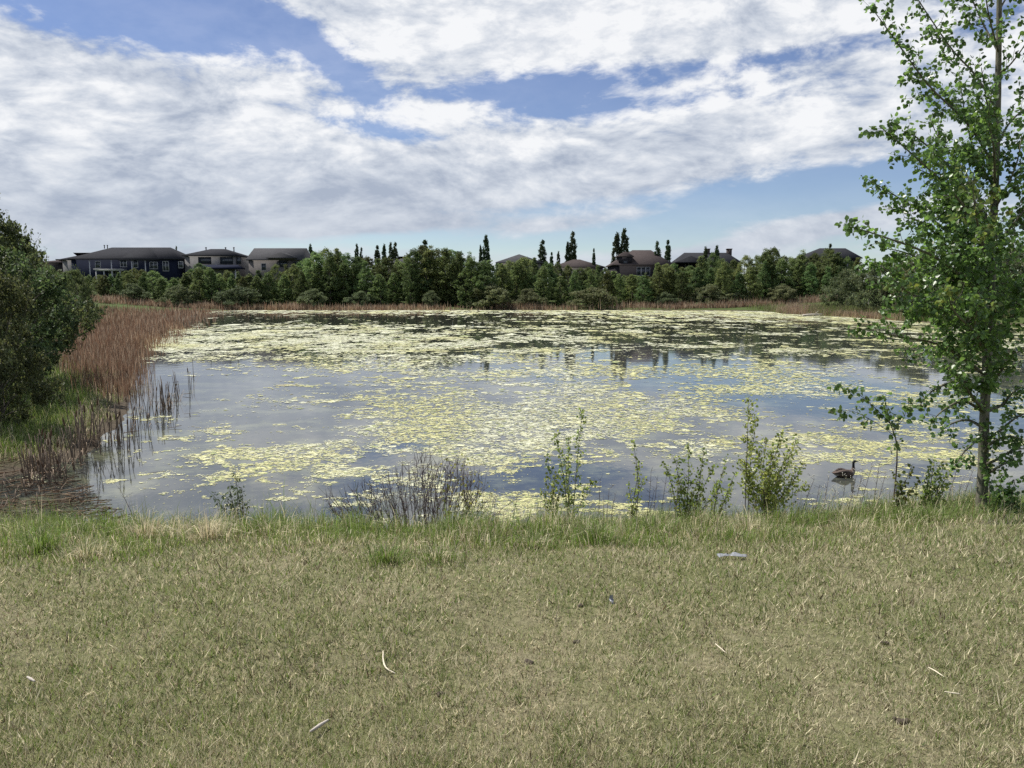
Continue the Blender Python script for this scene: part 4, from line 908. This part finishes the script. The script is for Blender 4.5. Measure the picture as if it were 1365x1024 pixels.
def shrub(name, label, px, py, Y, stems, leaf, tmpl, mat, wood_mat, twig=(.05, .09), gap=.02, seed=0, cat='shrub', group=None, tint=(.6, 1.35), r=.006, bare=False, sub=False, start=.3):
    """stems: list of (end px, end py, depth offset[, base px]); root on the bank"""
    g = np.random.default_rng(seed); x0 = float(P(px, 392, Y).x); z0 = hz(x0, Y); o = empty(name, (x0, Y, z0), label, cat, group); OFF = np.array([x0, Y, z0]); L = []
    for s in stems:
        if isinstance(s, dict):
            c_ = curve([(x0, Y, z0 - .03) if q is None else np.array(P(q[0], q[1], Y + q[2])) for q in s['path']], 12) - OFF; m = MB(); m.tube(c_, np.linspace(s.get('r', r), .0018, 12), 6); st = m.build('stem', wood_mat, o); wd_ = MB()
            leafy_twigs(g, c_, r * .6, twig[1], twig[0], wd_, L, gap, s.get('start', start), .35, 1.0, sub); wd_.build('twigs', wood_mat, st)['kind'] = 'stuff'; continue
        bx_ = float(P(s[3], 392, Y).x) if len(s) > 3 else x0 + g.normal(0, .03); by = Y + g.normal(0, .04)
        b = np.array([bx_, by, hz(bx_, by) - .03]); e = np.array(P(s[0], s[1], Y + s[2])); mid = (b + e) / 2 + np.array([(b[0] - e[0]) * .12, 0, 0]) + g.normal(0, .02, 3)
        c_ = curve([b, mid, e], 10) - OFF; m = MB(); m.tube(c_, np.linspace(r, r * .25, 10), 6); st = m.build('stem', wood_mat, o); wd_ = MB()
        l0 = len(L); leafy_twigs(g, c_, r * .6, twig[1], twig[0], wd_, L, gap, start, .35, 1.0, sub)
        if wd_.n: wd_.build('twigs', wood_mat, st)['kind'] = 'stuff'
    if L and not bare:
        v, f, c = leaf_mesh(g, L, leaf, tmpl, tint); link('foliage', mesh_np('foliage', v, f, c), mat, o)
    return o
SH, SW = M['leaf_shrub'], M['twig']
shrub('weed_plant', 'dark green upright weed on the bank left of the bare twiggy shrub', 312, 688, 7.6, [(313, 632, 0), (305, 648, .05), (322, 650, -.05), (300, 660, 0), (330, 668, 0), (285, 662, .1), (316, 655, -.1)], .034, LANCE, M['leaf_bush'], SW, (.06, .03), .014, 31, 'plant')
o = shrub('poplar_sapling', 'slim sapling with small dark leaves standing left of centre right on the bank', 762, 672, 8.2, [(776, 548, 0), (742, 580, -.05), (758, 584, .1), (752, 610, .0), (730, 612, .05, 742), (790, 640, 0)], .030, OVATE, SH, SW, (.12, .045), .020, 32, 'sapling', sub=False)
shrub('poplar_sapling', 'low side sapling at the left foot of the slim dark-leaved sapling', 738, 674, 8.1, [(728, 640, 0), (740, 632, .05), (748, 650, 0), (724, 655, .0)], .030, OVATE, SH, SW, (.08, .05), .022, 33, 'sapling')
shrub('poplar_sapling', 'single thin upright stem with sparse leaves right of the slim sapling', 850, 672, 8.2, [(844, 586, 0), (853, 618, .03), (838, 645, 0), (858, 640, .03)], .028, OVATE, SH, SW, (.07, .05), .024, 34, 'sapling')
shrub('leafy_shrub', 'loose green shrub between the thin upright stem and the big leafy bush', 926, 684, 7.9, [(918, 594, 0), (900, 612, .1), (938, 602, -.1), (950, 622, .1), (888, 620, 0, 915), (910, 640, .1), (960, 650, 0), (930, 640, -.1), (905, 655, 0)], .029, OVATE, SH, SW, (.14, .036), .018, 35)
shrub('leafy_shrub', 'small pale green shrub tucked left of the big leafy bush', 962, 676, 8.1, [(968, 612, 0), (980, 630, .05), (955, 640, 0), (975, 650, -.05)], .029, OVATE, SH, SW, (.10, .05), .022, 36)
shrub('leafy_shrub', 'biggest dense leafy bush on the near bank with one tall thin shoot', 1028, 672, 8.0, [(998, 530, 0, 1005), (1008, 560, .1, 1010), (1040, 580, 0), (1062, 588, .1), (1052, 600, -.15), (1022, 586, .15), (1010, 600, -.1), (1072, 620, 0), (1035, 610, .2), (1060, 640, -.1), (1000, 630, 0), (1020, 630, -.2), (1045, 630, .2), (1075, 645, .1), (988, 620, .1), (1030, 598, -.05)], .030, OVATE, SH, SW, (.19, .036), .020, 37, sub=False)
shrub('poplar_sapling', 'leaning sapling with bare lower stem between the waterbird and the poplar', 1206, 664, 7.7, [{'path': [None, (1196, 603, 0), (1186, 562, 0), (1179, 528, 0)], 'start': .58, 'r': .009}, {'path': [(1187, 565, 0), (1160, 538, -.05), (1138, 522, -.1), (1112, 514, -.1)], 'start': .2, 'r': .004}, {'path': [(1191, 580, 0), (1165, 562, .1), (1135, 548, .15), (1108, 550, .15)], 'start': .3, 'r': .0035}, {'path': [(1190, 575, 0), (1204, 558, .05), (1212, 535, .05)], 'start': .3, 'r': .003}], .052, OVATE, M['leaf_tree'], SW, (.11, .055), .030, 38, 'sapling')
shrub('leafy_shrub', 'small yellow-green shrub just left of the poplar trunk', 1250, 664, 7.5, [(1246, 612, 0), (1258, 618, .05), (1238, 626, 0), (1266, 630, -.05), (1250, 630, .1), (1262, 645, 0), (1236, 645, 0)], .029, OVATE, M['leaf_shrub'], SW, (.09, .04), .017, 39)
shrub('leafy_shrub', 'tiny leafy shoots at the foot of the leaning sapling', 1214, 664, 7.6, [(1216, 620, 0), (1194, 630, .05), (1226, 640, 0), (1205, 645, 0)], .036, OVATE, M['leaf_tree'], SW, (.06, .05), .028, 40)
# the bare twiggy shrub
g = np.random.default_rng(52); Yb = 8.0; x0 = float(P(550, 392, Yb).x); z0 = hz(x0, Yb); o = empty('bare_shrub', (x0, Yb, z0), 'bare purplish twiggy shrub spreading at the water edge left of centre', 'shrub'); OFF = np.array([x0, Yb, z0]); L = []
for k in range(110):
    u = k / 109; bx_ = 476 + 146 * u + g.normal(0, 8); ex = bx_ + (u - .5) * 60 + g.normal(0, 18); top = np.interp(ex, [450, 480, 530, 555, 600, 640, 660], [662, 652, 632, 606, 612, 640, 665]) + abs(g.normal(0, 15))
    b = np.array([float(P(bx_, 392, Yb).x), Yb + g.normal(0, .18), 0]); b[2] = hz(b[0], b[1]) - .03; e = np.array(P(ex, top, b[1] + g.normal(0, .12))); mid = (b + e) / 2 + g.normal(0, .035, 3)
    c_ = curve([b, mid, e], 8) - OFF; m = MB(); m.tube(c_, np.linspace(.0052, .0020, 8), 5); st = m.build('stem', M['twig_grey'], o); tw = MB()
    for q in range(3, 8):
        for _ in range(2):
            d = unit(unit(c_[-1] - c_[0]) + g.normal(0, .55, 3)); l = g.uniform(.05, .18); tw.tube([c_[q], c_[q] + d * l * .5 + np.array([0, 0, .008]), c_[q] + d * l + np.array([0, 0, .02])], [.0026, .0020, .0011], 3, False)
            if ex > 585 and g.uniform() < .55: L.append((c_[q] + d * l, unit(g.normal(size=3))))
    tw.build('twigs', M['twig_grey'], st)['kind'] = 'stuff'
v, f, c = leaf_mesh(g, L, .028, OVATE, (.6, 1.2)); link('foliage', mesh_np('foliage', v, f, c), M['leaf_shrub'], o)

# dry weed stalks between the shrubs
M['seed'] = plain('pale_seed_fluff', (.52, .50, .44), .9, .15, 40)
WS = [(800, 640), (812, 652), (868, 628), (876, 640), (889, 632), (897, 650), (905, 645), (872, 655), (1092, 650), (1104, 640), (1114, 655), (1143, 628), (1150, 632), (1162, 622), (1172, 618), (1180, 634), (1128, 640), (820, 660), (970, 655), (160, 652), (1280, 610), (1283, 640), (1296, 630), (645, 655), (660, 668), (690, 660), (1085, 640), (480, 660)]
for k, (px, py) in enumerate(WS):
    g = np.random.default_rng(700 + k); Y = g.uniform(7.6, 8.5) if px > 300 else 7.4; x0 = float(P(px + g.normal(0, 5), 392, Y).x); z0 = hz(x0, Y); e = np.array(P(px, py, Y)) - np.array([x0, Y, z0])
    o = empty('dry_weed', (x0, Y, z0), 'thin dry weed stalk on the near bank, %s of the dry stalks from the left' % ORD(1 + sorted(q[0] for q in WS).index(px)), 'weed', 'dry weed stalks on the near bank')
    c_ = curve([(0, 0, -.02), e * .5 + g.normal(0, .012, 3), e], 7); m = MB(); m.tube(c_, np.linspace(.004, .0018, 7), 5); m.build('stalk', M['twig'], o); tw = MB(); sd = MB()
    for q in range(2, 7):
        for _ in range(2):
            d = unit(np.array([g.normal(), g.normal(), .9])); l = g.uniform(.03, .09); t_ = c_[q] + d * l; tw.tube([c_[q], (c_[q] + t_) / 2, t_], [.0018, .0014, .0009], 3, False)
            if px > 1060: 
                for _ in range(3):
                    w_ = t_ + g.normal(0, .012, 3); sd.tube([w_ - (0, 0, .006), w_, w_ + (0, 0, .006)], [.001, .0055, .001], 5)
    tw.build('twigs', M['twig'], o)['kind'] = 'stuff'
    if sd.n: sd.build('seed_fluff', M['seed'], o)['kind'] = 'stuff'

# bold grass tufts on the bank
TU = [(175, 722, 6.1, .34, 1, 'large pale straw tuft at the left part of the bank edge'), (262, 728, 6.0, .32, 1, 'second pale straw tuft right of the largest left tuft'), (232, 715, 6.4, .26, .5, 'mixed tuft between the two pale straw tufts'),
      (508, 762, 5.05, .20, 0, 'low dark green tuft alone on the dry lawn below the bare shrub'), (578, 764, 5.0, .18, .3, 'small olive tuft right of the lone dark green tuft'), (600, 712, 6.2, .26, 0, 'rich green tuft in front of the bare shrub'), (418, 700, 6.6, .30, 0, 'spiky green tuft at the bank edge left of the bare shrub'),
      (800, 730, 5.7, .24, .1, 'green tuft below the slim sapling'), (710, 735, 5.6, .20, .3, 'olive tuft below the side sapling'), (30, 745, 5.4, .26, 0, 'green tuft near the left picture edge'), (90, 760, 5.1, .2, .8, 'flat straw tuft low at the left'), (1010, 700, 6.5, .26, .9, 'pale tuft below the biggest leafy bush'),
      (1150, 700, 6.4, .22, .7, 'pale tuft in front of the dry stalks at right'), (1260, 690, 6.6, .24, .2, 'green tuft in front of the small yellow-green shrub'), (880, 705, 6.4, .26, .2, 'green tuft below the loose green shrub'), (345, 705, 6.5, .26, .2, 'green tuft right of the dark green weed')]
for k, (px, py, Y, hh, dry, lab) in enumerate(TU):
    g = np.random.default_rng(800 + k); x0 = float(P(px, 392, Y).x); z0 = hz(x0, Y); n = 340; r_ = np.abs(g.normal(0, .085, n)); a = g.uniform(0, 6.28, n)
    c = pick(g, n, [STRAW * .95, OLIVE, GREEN * 1.05, STRAW2], np.tile(np.array([dry * 1.2 + .05, .3, 1.1 * (1 - dry) + .12, .15 + .3 * dry]), (n, 1)), .3)
    v, f, cc = blades(r_ * np.cos(a), r_ * np.sin(a), np.full(n, -.02), hh * g.uniform(.45, 1.15, n), g.uniform(.003, .0065, n), np.clip(g.normal(.55, .22, n), .1, .95), c, .9, g, 2, a + g.normal(0, .5, n))
    t = link('grass_tuft', mesh_np('grass_tuft', v, f, cc), M['grass']); t.location = (x0, Y, z0); tag(t, lab, 'grass tuft', 'grass tufts on the near bank')

# ------------------------------------------------------------------ waterbird on the pond
def bird_mat():
    m, t, o = new_mat('bird_plumage'); p = objc(t); s = t.new('ShaderNodeSeparateXYZ'); t.l.new(p, s.inputs[0]); n = t.noise(p, 45, 4, .6)
    body = t.ramp(n, [(.3, (.035, .027, .022)), (.55, (.095, .066, .050)), (.75, (.17, .12, .095))])
    c = t.mix(t.mapr(s.outputs[2], .150, .165), body, (.012, .012, .013, 1))
    rump = t.m('MULTIPLY', t.mapr(s.outputs[0], -.115, -.145), t.mapr(s.outputs[2], .055, .04)); c = t.mix(rump, c, (.45, .43, .40, 1))
    cheek = t.m('MULTIPLY', t.mapr(s.outputs[2], .232, .238), t.mapr(s.outputs[2], .262, .256)); cheek = t.m('MULTIPLY', cheek, t.mapr(s.outputs[0], .135, .130)); c = t.mix(cheek, c, (.5, .48, .44, 1))
    breast = t.m('MULTIPLY', t.mapr(s.outputs[0], .10, .13), t.mapr(s.outputs[2], .115, .09)); c = t.mix(breast, c, (.26, .22, .19, 1))
    bsdf(t, o, c, .7, n, .4, .006, .3); return m
bx0, by0 = W(1125, 635.5); bird = empty('waterbird', (float(bx0), float(by0), 0), 'dark waterbird with upright black neck swimming near the right bank', 'bird', rz=radians(6))
sp = [(-.215, .072, .004, .003), (-.19, .070, .030, .012), (-.15, .058, .055, .034), (-.10, .048, .078, .055), (-.03, .044, .092, .072), (.05, .044, .092, .075), (.10, .050, .080, .070), (.135, .068, .058, .058), (.152, .098, .036, .040), (.155, .135, .024, .026),
      (.152, .175, .019, .020), (.150, .215, .018, .019), (.153, .242, .020, .022), (.168, .257, .020, .021), (.186, .256, .014, .014), (.197, .251, .008, .007), (.222, .246, .0055, .004), (.232, .244, .002, .002)]
q = np.array(sp); pth = np.column_stack([q[:, 0], 0 * q[:, 0], q[:, 1]]); kk = 12; th = np.arange(kk) * 2 * pi / kk
tg = np.gradient(pth, axis=0); tg /= np.linalg.norm(tg, axis=1)[:, None]; nrm = np.column_stack([-tg[:, 2], 0 * tg[:, 0], tg[:, 0]])
v = pth[:, None] + q[:, 2][:, None, None] * np.cos(th)[None, :, None] * np.array([0, 1, 0])[None, None] + q[:, 3][:, None, None] * np.sin(th)[None, :, None] * nrm[:, None]
i = np.arange(len(q) - 1)[:, None] * kk; j = np.arange(kk)[None]
bm_ = mesh_np('body', v.reshape(-1, 3), [np.stack([i + j, i + (j + 1) % kk, i + kk + (j + 1) % kk, i + kk + j], -1).reshape(-1, 4), np.array([np.arange(kk)[::-1], (len(q) - 1) * kk + np.arange(kk)])], smooth=True)
bo = link('body', bm_, bird_mat(), bird); sm = bo.modifiers.new('smooth', 'SUBSURF'); sm.levels = 1; sm.render_levels = 1
M['feather'] = plain('wing_feather', (.060, .045, .037), .7, .4, 30)
for sgn in (-1, 1):
    m = MB(); t = np.linspace(0, 1, 7); xx = .085 - .275 * t; zz = .078 + .022 * np.sin(t * pi) - .012 * t; yy = sgn * (.083 * np.sin(np.clip(t * 1.1 + .35, 0, 1) * pi * .5) * (1 - .75 * t ** 2.2) + .008); wv = .032 * np.sin(np.clip(t + .12, 0, 1) * pi) + .004
    ring = np.stack([np.column_stack([xx, yy, zz + wv]), np.column_stack([xx, yy + sgn * .010, zz]), np.column_stack([xx, yy, zz - wv]), np.column_stack([xx, yy - sgn * .02, zz])], 1)
    i = np.arange(6)[:, None] * 4; j = np.arange(4)[None]; m.add(ring.reshape(-1, 3), np.stack([i + j, i + (j + 1) % 4, i + 4 + (j + 1) % 4, i + 4 + j], -1).reshape(-1, 4)); m.build('wing', M['feather'], bird, True)

# ------------------------------------------------------------------ small things lying about
M['plastic'] = plain('crumpled_plastic', (.22, .23, .25), .35, .12, 25); M['straw'] = plain('bleached_straw', (.62, .56, .42), .8, .15, 30); M['wood_pale'] = plain('bleached_wood', (.42, .38, .33), .85, .2, 14); M['soil'] = plain('dark_soil', (.075, .06, .042), .95, .3, 40); M['concrete'] = plain('pale_concrete', (.40, .39, .37), .9, .15, 3)
def at(px, py):
    """point on the bank or lawn seen at a pixel"""
    lo, hi = 1.5, 9.0
    for _ in range(40):
        mid = (lo + hi) / 2; p = P(px, py, mid); lo, hi = (mid, hi) if p.z > hz(p.x, mid) else (lo, mid)
    p = P(px, py, lo); return np.array([p.x, lo, hz(p.x, lo)])
g = np.random.default_rng(61); p = at(976, 746); nx_, ny_ = 16, 6; uu, vv = np.meshgrid(np.linspace(-.10, .10, nx_), np.linspace(-.030, .030, ny_)); zz = .022 + .030 * fbm(uu * 26, vv * 40, 3, 5) * (1 - (uu / .15) ** 2); sh = np.stack([uu + g.normal(0, .004, uu.shape), vv * (1 + .5 * np.sin(uu * 40)) + g.normal(0, .004, uu.shape), zz], -1).reshape(-1, 3)
I_ = np.arange(ny_ - 1)[:, None] * nx_ + np.arange(nx_ - 1)[None]; top_ = np.stack([I_, I_ + 1, I_ + nx_ + 1, I_ + nx_], -1).reshape(-1, 4); lit = link('plastic_litter', mesh_np('plastic_litter', sh, top_, smooth=True), M['plastic']); lit.location = p; so = lit.modifiers.new('thick', 'SOLIDIFY'); so.thickness = .002
tag(lit, 'crumpled whitish plastic litter in the grass below the big leafy bush', 'litter')
p = at(815, 804); m = MB(); m.box(-.014, .014, -.02, .02, .012, .015); m.add([(-.014, .02, .0152), (.014, .02, .0152), (.01, .032, .034), (-.012, .03, .03)], np.array([[0, 1, 2, 3]])); s_ = m.build('paper_scrap', M['plastic']); s_.location = p; s_.rotation_euler = (.5, .2, .5); tag(s_, 'tiny pale paper scrap on the lawn right of centre', 'litter')
def lying(name, lab, pxs, r, mat, cat='stick'):
    pts = np.array([at(*q) + np.array([0, 0, .03]) for q in pxs]); c0 = pts[0].copy(); m = MB(); c_ = curve(pts - c0, 9); m.tube(c_, np.interp(np.linspace(0, 1, 9), [0, .5, 1], [r * .6, r, r * .5]), 6); o_ = m.build(name, M[mat], None, True); o_.location = c0; tag(o_, lab, cat)
lying('stick', 'short straight pale stick on the lawn at the lower left', [(414, 985), (426, 977), (438, 969)], .0075, 'wood_pale')
lying('straw_stem', 'long curved bleached straw lying on the lawn left of centre', [(511, 876), (511, 888), (515, 899), (527, 906)], .0042, 'straw', 'straw')
lying('straw_stem', 'thin straw lying slanted on the lawn right of the centre', [(953, 866), (960, 872), (967, 878)], .003, 'straw', 'straw')
lying('straw_stem', 'bent straw on the lawn at the lower right', [(1237, 898), (1246, 903), (1258, 911)], .003, 'straw', 'straw')
lying('straw_stem', 'thin straw lying flat on the lawn lowest at the right', [(1258, 931), (1270, 933), (1279, 934)], .003, 'straw', 'straw')
lying('stick', 'small pale chip of wood on the lawn near the left edge', [(37, 911), (42, 914), (47, 917)], .007, 'wood_pale')
for px, py, rr, lab in ((705, 884, .030, 'dark soil clod on the lawn right of the curved straw'), (770, 857, .02, 'small dark clod above and right of the middle soil clod'), (1203, 962, .030, 'dark soil clod on the lawn at the lower right'), (588, 926, .018, 'small dark clod below the curved straw'), (774, 808, .018, 'tiny dark clod left of the paper scrap'), (1180, 858, .018, 'small dark clod on the right part of the lawn')):
    g = np.random.default_rng(int(px)); m = MB()
    for _ in range(9): e = np.array([g.normal(0, rr * .45), g.normal(0, rr * .35), .006]); s2 = g.uniform(.25, .5) * rr; m.tube([e + (0, 0, -.012), e, e + (0, 0, s2 * .5), e + (0, 0, s2 * .8)], [s2 * .9, s2, s2 * .7, s2 * .15], 6)
    c_ = m.build('soil_clod', M['soil'], None, True); c_.location = at(px, py); tag(c_, lab, 'soil clod', 'soil clods on the lawn')
# far shore: concrete slab, log, marker post
X, Y = W(993, 411.5); m = MB(); w_ = 4.6; m.box(-w_ / 2, w_ / 2, -.6, .6, -.3, .32); m.box(-w_ / 2, w_ / 2, -.1, .9, .323, .62); s_ = m.build('concrete_slab', M['concrete']); s_.location = (float(X), float(Y) + 3.5, max(.3, hz(float(X), float(Y) + 3.5)) + .35); tag(s_, 'pale flat concrete slab on the far shore right of middle', 'slab')
X, Y = W(1082, 421.5); lg = MB(); g = np.random.default_rng(3); lg.tube([(-1.3, 0, .10), (-.4, .1, .16), (.5, .05, .2), (1.4, .2, .22)], [.16, .17, .15, .10], 9); lg.tube([(.2, .05, .2), (.5, -.1, .5), (.7, -.15, .7)], [.07, .05, .025], 6); s_ = lg.build('driftwood_log', M['wood_pale'], None, True); s_.location = (float(X), float(Y) - .3, 0); tag(s_, 'pale driftwood log at the water edge of the right spit', 'log')
X, Y = W(1157, 420); m = MB(); m.box(-.06, .06, -.06, .06, -.3, 1.35); s_ = empty('marker_post', (float(X), float(Y) , max(0, hz(float(X), float(Y)))), 'small white topped marker post in the right shore reeds', 'post'); m.build('post', M['wood_pale'], s_); m = MB(); m.box(-.11, .11, -.085, -.062, 1.05, 1.5); m.build('plate', M['frame_white'], s_)
print('poplar leaves', N_POPLAR)
